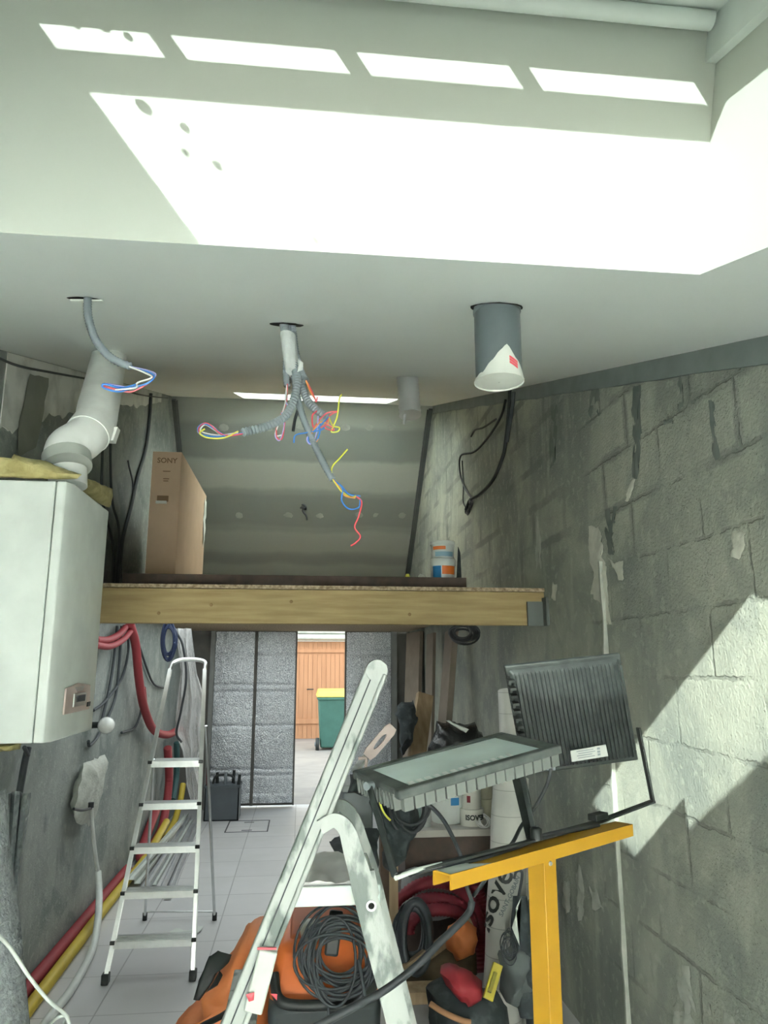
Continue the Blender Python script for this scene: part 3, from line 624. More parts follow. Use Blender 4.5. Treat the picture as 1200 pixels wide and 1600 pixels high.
one('wire_stub', MB().tube(spline(W([(466, 640, 2.2), (461, 655, 2.2), (458, 674, 2.2)]), 6), .005, 6).tube(W([(466, 615, 2.2), (467, 628, 2.2)]), .006, 6), M_gcable, 'short dark cable end hanging behind the central conduits', 'cable')
hk = hitp(473, 797, q0, nn)
one('hanging_wire_stub', MB().tube(spline([hk+V((-.04, 0, .06)), hk+V((0, -.06, .05)), hk+V((.03, -.08, .02)), hk+V((0, -.08, -.02)), hk+V((.04, -.07, -.08)), hk+V((.05, -.07, -.13))], 6), .011, 6).tube(spline([hk+V((-.05, .02, .03)), hk+V((0, -.04, .02)), hk+V((.04, -.05, .0))], 6), .014, 6), M_gcable, 'short dark wire poking out of the plasterboard slope', 'wire')
# smooth grey duct with torn bag
dc = onc(776, 480); dt_ = thing('ventilation_duct', dc, 'smooth grey duct hanging from the ceiling with torn white plastic at its mouth', 'duct')
R_ = .0535
Yd = dc.y; p0 = at(776, 480, Yd); p1 = at(776, 590, Yd)
sc_ = (at(811, 540, Yd)-at(741, 540, Yd)).length/2
M_duct = mat('grey_duct', (.115, .14, .15), .42)
MB().lathe([(sc_, 0), (sc_, -(p0.z-p1.z)), (sc_*.95, -(p0.z-p1.z)), (sc_*.95, .0)], (p0.x, Yd, p0.z), seg=36, caps=False).build('pipe', M_duct, dt_)
MB().lathe([(sc_*.95, 0), (sc_*1.04, .004), (sc_*1.04, .012), (sc_*.95, .012)], (p0.x, Yd, p0.z-.02), seg=36, caps=False).build('collar', M_duct, dt_)
def fbag(u, v):
    a = 2*math.pi*u-math.pi/2; s_ = math.cos(a+math.pi/2)
    hgt = .010+.062*max(0, 1-abs(((u+.5) % 1)-.5-.01)*6)+.006*noise.noise(V((u*20, 0, 0)))
    z = p1.z-.012+hgt*v; r = sc_*(1.03+.05*(1-v)); return (p0.x+math.cos(a)*r, Yd+math.sin(a)*r, z)
MB().sheet(fbag, 64, 4, .001).build('torn_plastic', mat('torn_white_plastic', (.62, .64, .60), .5), dt_)
MB().lathe([(sc_*1.08, 0), (sc_*.4, -.006), (.001, -.004)], (p0.x, Yd, p1.z-.008), seg=30, caps=False).build('plastic_bottom', MATS['torn_white_plastic'], dt_)
def fl(u, v): a = math.radians(10+22*u); z = p1.z+.018+.018*v-.010*u; rr = sc_*1.075; return (p0.x+math.sin(a)*rr, Yd-math.cos(a)*rr, z)
for k in range(3): MB().sheet(lambda u, v: V(fl(u, v*.28))+V((0, 0, k*.0065-.004)), 8, 1, .0008).build('red_print', M_wr, dt_)
# metal flex duct
fc = onc(640, 590); yd = fc.y; a = at(636, 588, yd); b_ = at(641, 650, yd-.05)
rr = (at(655, 600, yd)-at(621, 600, yd)).length/2
fd = thing('flexible_duct', a, 'shiny ribbed metal duct hanging near the strip skylight', 'duct')
MB().ribbed([a+V((0, 0, .03)), b_], rr, .026, 28, .94).build('ribbed_tube', M_zinc, fd)
MB().tube([b_+V((-.03, 0, .01)), b_+V((-.035, 0, -.045))], [.012, .006], 6).build('loose_strip', M_zinc, fd)
one('ceiling_batten', MB().tube(spline([onc(160, 467)-NRM*.004, onc(110, 465)-NRM*.006], 2), .003, 5), M_gwhite, 'thin pale sliver beside the left ceiling hole', 'strip')
# ================================================================ LEFT SIDE
# boiler
bo = thing('boiler', (-.9, 2.45, 1.38), 'white wall hung gas boiler on the left wall', 'boiler')
bx0, bx1, by0, by1, bz0, bz1 = -1.13, -.70, 2.245, 2.69, 1.383, 2.14
MB().box(bx0, -.745, by0, by1, bz0, bz1).build('casing', M_plastic_white, bo, bevel=.004)
fcv = MB().prism([(-.742, by0, bz0), (-.715, by0, bz0), (-.700, by0+.03, bz0), (-.700, by1, bz0), (-.742, by1, bz0)], (0, 0, bz1-bz0)); cv = fcv.build('front_cover', M_plastic_white, bo, bevel=.004)
MB().box(-1.34, bx0, by0+.08, by1-.08, 1.5, 2.05).build('wall_bracket', M_zinc, bo, smooth=False)
F = lambda x, y: onx(x, y, -.698)
dp = [F(97, 1117), F(137, 1108), F(139, 1070), F(120, 1067), F(101, 1076)]
MB().prism(dp, (.006, 0, 0)).build('control_panel', M_pink, bo, bevel=.002)
sq = [F(110, 1105), F(129, 1101), F(130, 1082), F(112, 1084)]; MB().prism(sq, (.010, 0, 0)).build('display_frame', M_alu, bo, bevel=.001)
sq = [F(114, 1097), F(127, 1095), F(128, 1085), F(115, 1087)]; MB().prism(sq, (.012, 0, 0)).build('display', M_gcable, bo, smooth=False)
sq = [F(114, 1074), F(127, 1072), F(124, 1079), F(117, 1080)]; MB().prism(sq, (.010, 0, 0)).build('badge', M_alu, bo, smooth=False)
sq = [F(132, 1104), F(136, 1103), F(137, 1096), F(133, 1097)]; MB().prism(sq, (.010, 0, 0)).build('button', M_black, bo, smooth=False)
# flue
fu = thing('flue_pipe', (-.9, 2.5, 2.14), 'thick white flue pipe with an elbow rising from the boiler to the ceiling', 'pipe')
fp = spline(W([(108, 742, 2.46), (104, 718, 2.48), (108, 700, 2.50), (132, 684, 2.54), (148, 662, 2.60), (153, 640, 2.66), (162, 600, 2.86), (172, 550, 3.2)]), 8)
MB().tube(fp[8:], .072, 28).build('pipe', M_pvc, fu)
MB().tube([fp[0]+V((0, 0, -.04)), fp[3]], .060, 28).build('spigot', M_pvc, fu)
MB().tube([fp[4], fp[10]], [.078, .078], 28).build('collar', mat('grey_collar', (.45, .48, .45), .5), fu)
MB().tube([fp[26], fp[31]], [.076, .075], 28).build('socket', M_pvc, fu)
c = at(177, 680, 2.60); MB().obox(c, (.012, 0, 0), (0, .02, 0), (.006, 0, .025)).build('clip', M_pvc, fu)
mw = thing('mineral_wool', (-.9, 2.4, 2.14), 'ragged slab of yellow mineral wool lying on top of the boiler', 'insulation')
MB().pillow(W([(-20, 748, 2.27), (-20, 712, 2.27), (16, 716, 2.27), (20, 710, 2.27), (60, 718, 2.3), (100, 730, 2.3), (125, 742, 2.30), (118, 748, 2.3), (60, 748, 2.27)]), .03, .010, 14, 5, N=(0, 1, .2)).build('wool_slab', M_wool, mw)
MB().pillow([onx(x, y, -.76) for x, y in [(98, 742), (112, 738), (140, 750), (148, 757), (173, 764), (172, 792), (150, 782), (118, 752)]], .03, .008, 18, 5, N=(1, 0, 0), seed=3).build('torn_end', M_wool, mw)
one('mineral_wool', MB().pillow(W([(-20, 1163, 2.35), (34, 1161, 2.35), (30, 1171, 2.35), (10, 1174, 2.35), (-20, 1176, 2.35)]), .06, .008, 18, 4, N=(0, 1, 0)), M_wool, 'scrap of yellow mineral wool sticking out under the boiler', 'insulation')
# cables on the left wall
def cable(name, label, pts, r, M=M_gcable, X=None, cat='cable', grp=None, mode='x', n=8, seg=9, ribs=0):
    if mode == 'x': P = [onx(x, y, X if X is not None else XL+.02) for x, y in pts]
    else: P = W(pts)
    P = spline(P, n); mb = MB()
    if ribs: mb.ribbed(P, r, ribs, 10, .86)
    else: mb.tube(P, r, seg)
    return one(name, mb, M, label, cat, grp)
cable('cable', 'thin dark cable running along the top of the left wall towards the flue', [(-10, 556), (30, 572), (80, 582), (136, 592)], .006)
cable('cable', 'thin dark cable crossing from the flue to the rear slope', [(190, 608), (215, 616), (240, 620), (262, 622)], .006)
cable('cable', 'thick dark cable dropping behind the television box', [(236, 615), (234, 650), (228, 700), (215, 745), (205, 790), (190, 850), (183, 915)], .014)
cable('cable', 'dark cable left of the thick one, above the boiler corner', [(160, 700), (160, 780), (176, 850), (178, 915)], .009)
cable('cable', 'dark cable close beside the flue pipe, bowing to the right', [(172, 690), (175, 780), (186, 830), (180, 915)], .009)
cable('cable', 'dark cable curving in front of the others into the loft', [(200, 720), (208, 770), (192, 850), (188, 915)], .007)
for i, (pts, lb) in enumerate([([(183, 978), (178, 1030), (170, 1080), (158, 1130)], 'grey cable nearest the boiler in the bunch below the loft'),
                               ([(190, 978), (186, 1040), (180, 1090), (163, 1135)], 'grey cable second from the boiler in the bunch below the loft'),
                               ([(200, 985), (200, 1020), (190, 1060), (165, 1095), (146, 1110)], 'black cable sweeping from under the loft to the boiler side'),
                               ([(215, 1000), (228, 1040), (240, 1068), (256, 1075)], 'dark cable drooping from the red pipe towards the stepladder'),
                               ([(222, 1060), (222, 1100), (212, 1135), (190, 1145)], 'faint grey cable hanging left of the red pipe'),
                               ([(158, 1140), (150, 1155), (140, 1165), (138, 1158)], 'bent dark cable below the light bulb')]):
    cable('cable', lb, pts, .010)
# bulb
lb_ = thing('light_bulb', onx(165, 1134, XL+.12), 'white light bulb in a black holder on the left wall', 'light bulb')
c0 = onx(152, 1137, XL+.10); c1 = onx(163, 1135, XL+.12); ax = V((.35, -.6, .02)).normalized()
c1 = onx(166, 1134, XL+.14)
MB().lathe([(.018, -.03), (.020, 0), (.042, .035), (.052, .065), (.044, .10), (.020, .122), (.001, .125)], c1-V((.02, 0, 0))+V((0, .06, 0)), V((.3, -.9, .03)), 18).build('glass_bulb', mat('bulb_glass', (.8, .82, .8), .2), lb_)
MB().tube([c1+V((-.13, .12, -.005)), c1+V((-.04, .08, 0))], .02, 12).build('holder', M_black, lb_)
# junction box with torn plastic, hose coming out
one('plastic_wrapped_box', MB().pillow([onx(x, y, XL+.06) for x, y in [(118, 1286), (114, 1262), (122, 1230), (132, 1192), (148, 1186), (162, 1178), (166, 1195), (158, 1220), (148, 1262), (140, 1290)]], .05, .018, 12, 6, N=(1, 0, 0)), mat('dusty_film', (.50, .53, .48), .5, c2=(.38, .40, .36), bump=.5, scale=20), 'junction box wrapped in torn dusty plastic on the left wall', 'box')
cable('wall_bracket', 'short dark rod crossing the plastic wrapped junction box', [(115, 1264), (128, 1266), (142, 1263)], .008, M_cable, XL+.12)
hs = thing('waste_hose', onx(145, 1262, XL+.10), 'white hose dropping from the wrapped junction box and running along the floor', 'hose')
hp1 = spline([onx(142, 1258, XL+.12), onx(146, 1310, XL+.10), onx(153, 1362, XL+.09)], 8); MB().tube(hp1, .012, 10).build('thin_pipe', M_whose, hs)
hp2 = spline([onx(153, 1362, XL+.09), onx(155, 1400, XL+.13), onx(152, 1445, XL+.19), onz(143, 1487, .035), onz(112, 1545, .024), onz(76, 1592, .024), onz(30, 1660, .024)], 8); MB().tube(hp2, .021, 12).build('thick_hose', M_whose, hs)
MB().lathe([(.016, 0), (.016, .03)], onx(142, 1262, XL+.12), seg=12).build('nut', M_cable, hs)
# floor hoses along the left wall
def fy(y, dx, z=.03): return V((XL+dx, y, z))
def frib(name, label, P, r, M, ribs=.02, cat='hose'): return one(name, MB().ribbed(spline(P, 8), r, ribs, 12, .88), M, label, cat)
frib('corrugated_hose', 'red corrugated hose lying along the foot of the left wall', [fy(2.4, .05, .045), fy(3.6, .045, .045), fy(4.6, .04, .045), fy(5.6, .04, .05), fy(6.3, .05, .06)], .034, M_red)
frib('corrugated_hose', 'yellow corrugated hose lying beside the red one on the floor', [fy(2.4, .135, .035), fy(3.6, .125, .035), fy(4.6, .11, .035), fy(5.6, .10, .04), fy(6.6, .12, .06), fy(7.3, .16, .2)], .032, M_yhose)
# red pipes of the manifold
Yr = 6.2
frib('corrugated_hose', 'upper red pipe poking out from behind the boiler', [onx(150, 1000, XL+.08), onx(168, 1000, XL+.08), onx(185, 992, XL+.08), onx(196, 980, XL+.08)], .024, M_red)
frib('corrugated_hose', 'lower red pipe poking out from behind the boiler', [onx(150, 1008, XL+.1), onx(172, 1010, XL+.1), onx(192, 1000, XL+.1), onx(205, 985, XL+.1)], .021, M_red)
frib('corrugated_hose', 'long red pipe hanging from the loft and bending under the ladder top', [onx(203, 975, XL+.1), onx(212, 1008, XL+.1), onx(217, 1060, XL+.1), onx(225, 1105, XL+.1), onx(240, 1140, XL+.1), onx(262, 1148, XL+.12), onx(282, 1140, XL+.12), onx(290, 1153, XL+.12)], .034, M_red)
frib('corrugated_hose', 'thin red pipe beside the long hanging one', [onx(224, 1075, XL+.06), onx(228, 1110, XL+.06), onx(238, 1135, XL+.06)], .022, M_red)
frib('corrugated_hose', 'upright red pipe low behind the ladder, curling at its foot', [onx(262, 1168, XL+.1), onx(264, 1220, XL+.1), onx(258, 1270, XL+.1), onx(248, 1305, XL+.1), V((XL+.09, 6.6, .06)), V((XL+.05, 6.9, .12)), onx(246, 1260, XL+.05)], .040, M_red)
frib('corrugated_hose', 'dark green pipe hanging behind the ladder', [onx(276, 1160, XL+.12), onx(276, 1210, XL+.12), onx(270, 1250, XL+.12)], .03, mat('dark_green_pipe', (.035, .10, .10), .5))
frib('corrugated_hose', 'yellow hose coming down from the plastic sheet behind the ladder', [onx(286, 1225, XL+.14), onx(282, 1250, XL+.14), onx(272, 1285, XL+.14), onx(258, 1310, XL+.14)], .032, M_yhose)
# clear plastic sheet hanging
def filmmat(name, alpha, c):
    M = bpy.data.materials.new(name); M.use_nodes = True; g = NB(M); b = g.n['Principled BSDF']; b.inputs['Base Color'].default_value = (*c, 1); b.inputs['Roughness'].default_value = .22; b.inputs['Alpha'].default_value = alpha
    pos = g.new('ShaderNodeNewGeometry').outputs['Position']; g.l.new(g.new('ShaderNodeBump', {'Strength': .8, 'Distance': .03, 'Height': g.noise(pos, 14, 4, 1)}).outputs[0], b.inputs['Normal']); return M
def fs(u, v):
    yy = 982+270*v; wv = [(0, 272, 300), (.25, 282, 308), (.4, 276, 320), (.6, 272, 318), (.7, 285, 318), (.8, 290, 308), (.9, 292, 316), (1, 300, 312)]
    for a_, b2 in zip(wv, wv[1:]):
        if a_[0] <= v <= b2[0]: t = (v-a_[0])/(b2[0]-a_[0]); l = a_[1]+(b2[1]-a_[1])*t; r = a_[2]+(b2[2]-a_[2])*t; break
    p = at(l+(r-l)*u, yy, 6.4); return p+V((0, .07*noise.noise(V((u*6, v*5, 3)))+.04*math.sin(u*17+v*4), 0))
one('plastic_sheet', MB().sheet(fs, 30, 60, .001), filmmat('clear_film', .45, (.80, .80, .80)), 'crumpled clear plastic sheet hanging from the loft behind the ladder', 'plastic sheet')
cable('cable', 'thin black cable hanging down over the clear plastic sheet', [(274, 985, 6.1), (286, 1010, 6.1), (291, 1060, 6.1), (283, 1110, 6.1), (276, 1145, 6.1), (284, 1160, 6.1)], .009, M_cable, mode='w')
def coil(name, label, c, A, B, n_, r, M, jit=.15, turns=40, cat='cable coil', seed=0, sag=0):
    rnd = random.Random(seed); mb = MB(); N_ = V(A).cross(V(B)).normalized()
    for k in range(n_):
        s1 = 1+rnd.uniform(-jit, jit*.3); s2 = 1+rnd.uniform(-jit, jit*.3); o = V(A)*rnd.uniform(-jit, jit)*.5+V(B)*rnd.uniform(-jit, jit)*.5+N_*rnd.uniform(-1, 1)*r*3
        ph = rnd.uniform(0, 6.28); P = [V(c)+o+V(A)*s1*math.cos(ph+t*6.2832/turns)+V(B)*s2*math.sin(ph+t*6.2832/turns)+N_*math.sin(t*6.2832/turns+ph)*r*2.5 for t in range(turns+1)]
        mb.tube(P, r, 6)
    return mb
cc = at(264, 1002, 6.0); one('cable_coil', coil('', '', cc, (.05, 0, 0), (0, 0, .14), 7, .009, M_cable, .35, 24), mat('navy_cable', (.02, .035, .09), .5), 'dark blue cable coil hanging under the loft above the ladder', 'cable coil')
cc = at(724, 990, 4.6); one('cable_coil', coil('', '', cc, (.085, 0, 0), (0, .02, .055), 9, .007, M_cable, .4, 24, seed=4), M_cable, 'tangled black cable coil hanging under the right end of the loft', 'cable coil')
# cables on the right wall above the loft
for pts, lb, r in (([(790, 625), (783, 650), (765, 680), (742, 705), (720, 712), (719, 740), (728, 765), (737, 778)], 'dark cable hooked over a nail in a loop on the right wall', .008),
                 ([(797, 605), (795, 640), (790, 690), (785, 715), (770, 750), (750, 772), (735, 780)], 'thick dark cable sweeping down to the wire knot on the right wall', .012),
                 ([(722, 720), (724, 760), (724, 785), (733, 800)], 'thin cable falling straight to the wire knot on the right wall', .005),
                 ([(775, 655), (755, 668), (742, 672), (736, 682)], 'short twisted cable near the top of the right wall', .007)):
    cable('cable', lb, pts, r, M_cable, XR-.02)
cc = onx(733, 793, XR-.03); one('wire_knot', coil('', '', cc, (0, .10, 0), (0, .02, .05), 9, .004, M_cable, .5, 18, seed=8), M_cable, 'knot of loose wires hanging on the right wall above the tubs', 'wire knot')
one('wall_conduit', MB().tube(spline([onx(803, 612, XR-.02), onx(800, 640, XR-.02), onx(792, 690, XR-.02)], 5), .012, 8), M_gcable, 'short dark conduit at the top of the right wall', 'conduit')
one('black_pipe_stub', MB().tube(spline([onx(44, 1168, XL+.05), onx(38, 1195, XL+.05), onx(30, 1240, XL+.05)], 5), .016, 10).tube(spline([onx(38, 1168, XL+.09), onx(44, 1180, XL+.07)], 3), .010, 8), M_gcable, 'dark grey conduit coming down from under the boiler', 'conduit')
# bubble wrap roll / rolled underlay bottom-left
rw = thing('rolled_underlay', (-.85, 2.0, 0), 'rolled grey fibre underlay standing in the bottom left corner', 'roll')
M_under = mat('fibre_underlay', (.33, .35, .37), .9, c2=(.22, .24, .26), scale=60, bump=.8, bscale=120)
def fr_(u, v):
    y = 1235+520*v; xr = [(0, 2), (1, 58)]; xx = 2+56*v
    a_ = at(xx, y, 1.9); ang = math.pi*(u*1.0)-.2; return V((a_.x-.15+.15*math.cos(ang), 1.9-.15*math.sin(ang)*1.0, a_.z))+noise.noise_vector(V((u*3, v*5, 1)))*.006
MB().sheet(fr_, 24, 30, .006).build('outer_wrap', M_under, rw)
MB().sheet(lambda u, v: at(0+47*(1-v*.55)*u, 1238+190*v+2*math.sin(u*9), 2.35+.02*math.sin(u*20)), 24, 16, .004).build('loose_flap', M_under, rw)
cable('white_wire', 'white cable curling across the bottom left corner', [(-10, 1455, 1.7), (15, 1480, 1.75), (45, 1525, 1.8), (75, 1562, 1.85), (102, 1585, 1.9), (108, 1600, 1.9)], .004, M_whose, mode='w')
cable('white_wire', 'short white cable crossing the other at the bottom edge', [(70, 1606, 1.9), (90, 1590, 1.95), (104, 1588, 1.95), (98, 1606, 1.9)], .004, M_whose, mode='w')
# ---------------------------------------------------------------- metal profiles on the floor
profs = [((215, 1378), (291, 1272)), ((228, 1388), (296, 1275)), ((240, 1380), (299, 1280)), ((250, 1398), (303, 1284)), ((205, 1372), (286, 1280)), ((262, 1402), (308, 1290))]
plb = ['bright outermost metal stud by the wall', 'second metal stud in the bundle', 'middle metal stud in the bundle', 'metal stud right of the middle of the bundle', 'thin metal stud leaning nearest the wall', 'metal stud nearest the toolbox']
for i, (a_, b2) in enumerate(profs):
    zz = [.05, .03, .02, .02, .09, .02][i]; p, q = onz(*a_, zz), onz(*b2, zz)
    p.x = max(p.x, XL+.16); q.x = max(q.x, XL+.16); d = (q-p).normalized(); s_ = d.cross(V((0, 0, 1))).normalized()
    mb = MB(); mb.beam(p+V((0, 0, -.012)), q+V((0, 0, -.012)), .046, .003); mb.beam(p+s_*.022, q+s_*.022, .003, .026); mb.beam(p-s_*.022, q-s_*.022, .003, .026)
    one('metal_stud', mb, M_zinc if i % 2 else M_gwhite, plb[i]+' on the floor', 'metal stud', 'metal studs lying along the left wall', smooth=False)
# ---------------------------------------------------------------- tool crate
cp = onz(345, 1283, 0); tcx, tcy = cp.x, cp.y
tk = thing('tool_crate', (tcx, tcy, 0), 'dark grey open tool crate on the floor by the foil door', 'tool crate')
M_crate = mat('crate_grey', (.10, .12, .135), .5)
L_ = (at(372, 1250, tcy)-at(318, 1250, tcy)).length; x0, x1 = tcx-L_/2, tcx+L_/2; hz_ = at(345, 1228, tcy).z
mb = MB().box(x0, x1, tcy, tcy+.3, 0, .01)
mb.box(x0, x1, tcy, tcy+.012, 0, hz_).box(x0, x1, tcy+.29, tcy+.3, 0, hz_).box(x0, x0+.012, tcy, tcy+.3, 0, hz_).box(x1-.012, x1, tcy, tcy+.3, 0, hz_); mb.build('tray', M_crate, tk, smooth=False)
MB().box(x0-.01, x1+.01, tcy-.01, tcy+.31, hz_-.02, hz_).build('rim', M_crate, tk, smooth=False)
MB().tube(spline([(x0+.06, tcy+.15, hz_-.02), (x0+.10, tcy+.15, hz_+.08), (x1-.10, tcy+.15, hz_+.08), (x1-.06, tcy+.15, hz_-.02)], 6), .012, 8).build('carry_handle', M_black, tk)
for i, (a_, b2, h, M, lb) in enumerate([(.05, .05, .12, M_dred, 'red handled tool'), (.12, .2, .05, M_black, 'black tool nearest the red one'), (.20, .1, .06, M_grey, 'grey tool'), (.26, .2, .07, M_black, 'black tool at the right end'), (.31, .08, .04, M_black, 'short black tool')]):
    one('hand_tool', MB().tube([(x0+a_, tcy+b2, .04), (x0+a_+.02*(i-2), tcy+b2, hz_+h+.06)], [.022, .016], 8), M, lb+' standing in the tool crate', 'tool', 'tools in the crate')
one('plaster_scrap', MB().pillow([onz(x, y, .01) for x, y in [(264, 1455), (275, 1450), (285, 1456), (300, 1457), (318, 1447), (314, 1454), (298, 1463), (280, 1461), (270, 1461)]], .008, .006, 20, 3, N=(0, 0, 1)), M_gwhite, 'white torn scrap on the floor behind the ladder foot', 'scrap')
# ================================================================ ALUMINIUM STEPLADDER
N_lad = V((0, 1, -.45/1.61)).normalized()
PL = V((0, 4.3, 0)); LF = lambda x, y: hitp(x, y, PL, N_lad)
ld = thing('stepladder', (-.74, 4.75, 0), 'slim aluminium stepladder with six treads standing under the loft', 'stepladder')
fl_, fr2 = LF(165, 1530), LF(301, 1530); tl_, tr2 = LF(266, 1045), LF(320, 1045)
fl_.z = fr2.z = .02; fl_.y = fr2.y = 4.305
for a_, b2 in ((fl_, tl_), (fr2, tr2)):
    mb = MB(); d = (b2-a_).normalized(); sx_ = V((1, 0, 0)); mb.beam(a_, b2, .012, .032, side=(1, 0, 0)); mb.beam(a_+V((0, -.016, 0)), b2+V((0, -.016, 0)), .020, .004, side=(1, 0, 0)); mb.beam(a_+V((0, .016, 0)), b2+V((0, .016, 0)), .020, .004, side=(1, 0, 0)); mb.build('stile', M_alu, ld, smooth=False)
MB().tube(spline([tl_, tl_.lerp(LF(272, 1034), .8), LF(284, 1031), LF(308, 1031), LF(320, 1035), tr2], 6), .013, 10).build('top_rail', M_alu, ld)
for a_ in (fl_, fr2): MB().box(a_.x-.018, a_.x+.018, a_.y-.025, a_.y+.025, 0, .05).build('foot', M_black, ld, bevel=.004)
for i, (y, xl, xr) in enumerate([(1472, 175, 305), (1395, 192, 307), (1325, 204, 309), (1257, 217, 313), (1191, 240, 314)]):
    p = LF(xl, y); q = LF(xr, y); z = p.z; t_ = (z-fl_.z)/(tl_.z-fl_.z); xa = fl_.lerp(tl_, t_).x; xb = fr2.lerp(tr2, t_).x; yy = p.y; dd = .085 if i < 4 else .14
    tr_ = MB().box(xa+.006, xb-.006, yy-.025, yy+dd, z, z+.006).box(xa+.006, xb-.006, yy-.028, yy-.022, z-.026, z+.008).box(xa+.006, xb-.006, yy+dd-.004, yy+dd, z-.02, z+.006)
    for k in range(5): tr_.box(xa+.01, xb-.01, yy-.01+k*dd/5, yy-.004+k*dd/5, z+.006, z+.009)
    o = tr_.build('tread', M_alu, ld, smooth=False)
    for xx in (xa, xb): MB().box(xx-.012, xx+.012, yy-.032, yy-.018, z-.006, z+.012).build('end_cap', M_black, o, bevel=.002)
rl, rr2 = onz(226, 1438, .0), onz(335, 1438, .0)
for a_, b2 in ((rl, at(240, 1186, 4.78)), (rr2, at(322, 1134, 4.72))):
    MB().tube([a_+V((0, 0, .02)), b2], .009, 8).build('rear_leg', M_alu, ld); MB().tube([a_, a_+V((0, 0, .045))], .015, 8).build('foot', M_black, ld)
MB().tube([rl+V((0, 0, .05)), rr2+V((0, 0, .05))], .006, 8).build('cross_brace', M_alu, ld)
# ================================================================ WHITE PAINT-SPLASHED STEPLADDER (close)
sl = thing('platform_stepladder', (0, 2.3, 0), 'paint splashed white platform stepladder seen from its side in the foreground', 'stepladder')
M_spl = mat('paint_splashed_white', (.47, .50, .485), .55, .1, c2=(.19, .22, .21), scale=16, detail=12, lo=.50, hi=.58, bump=.4, bscale=30, stretch=(1, 1, .45))
def raild(Yp, M, w, off=0):
    A = at(588+off, 1048, Yp); Bq = at(470+off*.6, 1340, Yp); d = (Bq-A).normalized(); foot = A+d*(A.z/-d.z)
    return A, foot, d
for Yp, off in ((2.02, 0), (2.38, -2)):
    A, Ft, d = raild(Yp, None, 0, off); s_ = V((d.z, 0, -d.x)).normalized(); wd_ = .030
    if s_.x < 0: s_ = -s_
    mb = MB()
    pr = [(-wd_, 0), (wd_, 0)]
    mb.beam(A, Ft, .052, .022, side=tuple(s_))                                   # web
    mb.beam(A+s_*.024+V((0, -.008, 0)), Ft+s_*.024+V((0, -.008, 0)), .012, .038, side=tuple(s_))
    mb.beam(A-s_*.024+V((0, .006, 0)), Ft-s_*.024+V((0, .006, 0)), .010, .034, side=tuple(s_))
    o = mb.build('stile', M_spl, sl, bevel=.004)
    MB().beam(A-s_*.007+V((0, -.0135, 0)), Ft-s_*.007+V((0, -.0135, 0)), .003, .004, side=tuple(s_)).build('seam_line', M_gcable, o, smooth=False)
    MB().tube([A+V((0, -.017, 0)), A+V((0, .017, 0))], .029, 20).build('end_cap', M_spl, o)
A, Ft, d = raild(2.02, None, 0); A2, Ft2, _ = raild(2.38, None, 0, -2)
# rear legs: curved strips
def rleg(Yp, dx=0):
    L_ = [(500, 1292), (522, 1281), (540, 1294), (550, 1325), (561, 1362), (572, 1405), (590, 1475), (610, 1548), (628, 1622)] if dx == 0 else [(505, 1275), (530, 1257), (551, 1277), (563, 1314), (577, 1360), (587, 1405), (603, 1470), (622, 1545), (640, 1620)]
    P = spline(W([(x, y, Yp) for x, y in L_]), 6)
    d_ = (P[-1]-P[-6]).normalized(); P.append(P[-1]+d_*(P[-1].z/-d_.z)); return P
for Yp, dx in ((2.0, 0), (2.40, 1)):
    P = rleg(Yp, dx); wv = [.017+.012*min(1, max(0, (i-6)/22)) for i in range(len(P))]
    mb = MB(); n_ = len(P)
    L1 = []; L2 = []
    for i, p in enumerate(P):
        t_ = (P[min(i+1, n_-1)]-P[max(i-1, 0)]).normalized(); s_ = V((-t_.z, 0, t_.x)); L1.append(p+s_*wv[i]); L2.append(p-s_*wv[i])
    for i in range(n_-1):
        k = V((0, .011, 0)); mb.hexa([L1[i]-k, L1[i+1]-k, L1[i+1]+k, L1[i]+k, L2[i]-k, L2[i+1]-k, L2[i+1]+k, L2[i]+k])
    o = mb.build('rear_leg', M_spl, sl, smooth=False)
    if Yp < 2.2:
        c = at(580, 1415, Yp-.012); MB().lathe([(.008, 0), (.013, 0), (.013, .004), (.008, .004)], c, (0, -1, 0), 20, caps=False).build('hinge_ring', M_zinc, o); MB().lathe([(.0085, 0), (.001, .002)], c, (0, -1, 0), 16).build('hinge_hole', M_hole, o)
pz = at(520, 1412, 2.0).z
a0 = at(452, 1405, 2.0); a1 = at(590, 1405, 2.0)
mb = MB().box(a0.x-.01, a1.x+.005, 2.03, 2.37, pz+.012, pz+.03).box(a0.x, a1.x+.01, 2.02, 2.035, pz-.012, pz+.035); mb.build('platform', mat('pale_blue_white', (.60, .70, .70), .5, c2=(.70, .74, .70), scale=9), sl, bevel=.003)
ag = at(578, 1395, 2.0); MB().prism([at(575, 1362, 2.0), at(585, 1360, 2.0), at(593, 1395, 2.0), at(590, 1402, 2.0), at(597, 1420, 2.0), at(572, 1425, 2.0)], (0, .02, 0)).build('side_plate', M_spl, sl, smooth=False)
for fz in (.25, .49, .73):
    p = A.lerp(Ft, 1-fz/A.z); MB().box(p.x-.02, p.x+.06, 2.03, 2.37, fz-.01, fz+.012).build('tread', M_spl, sl, bevel=.003)
gp = at(405, 1480, 1.98); dq = d
MB().beam(at(420, 1483, 1.99), at(395, 1580, 1.99), .045, .03, side=(1, 0, .3)).build('grip_sleeve', M_gwhite, sl, bevel=.004)
MB().beam(at(402, 1482, 1.97), at(432, 1482, 1.97), .004, .005).build('red_edge', M_wr, sl, smooth=False)
MB().pillow(W([(384, 1555, 1.965), (398, 1550, 1.965), (396, 1563, 1.965), (388, 1566, 1.965)]), .003, .002, 30, 2, N=(0, 1, 0)).build('red_paint_spot', M_wr, sl)
MB().pillow(W([(422, 1552, 1.965), (434, 1553, 1.965), (433, 1563, 1.965)]), .003, .002, 30, 2, N=(0, 1, 0)).build('red_paint_spot', M_wr, sl)
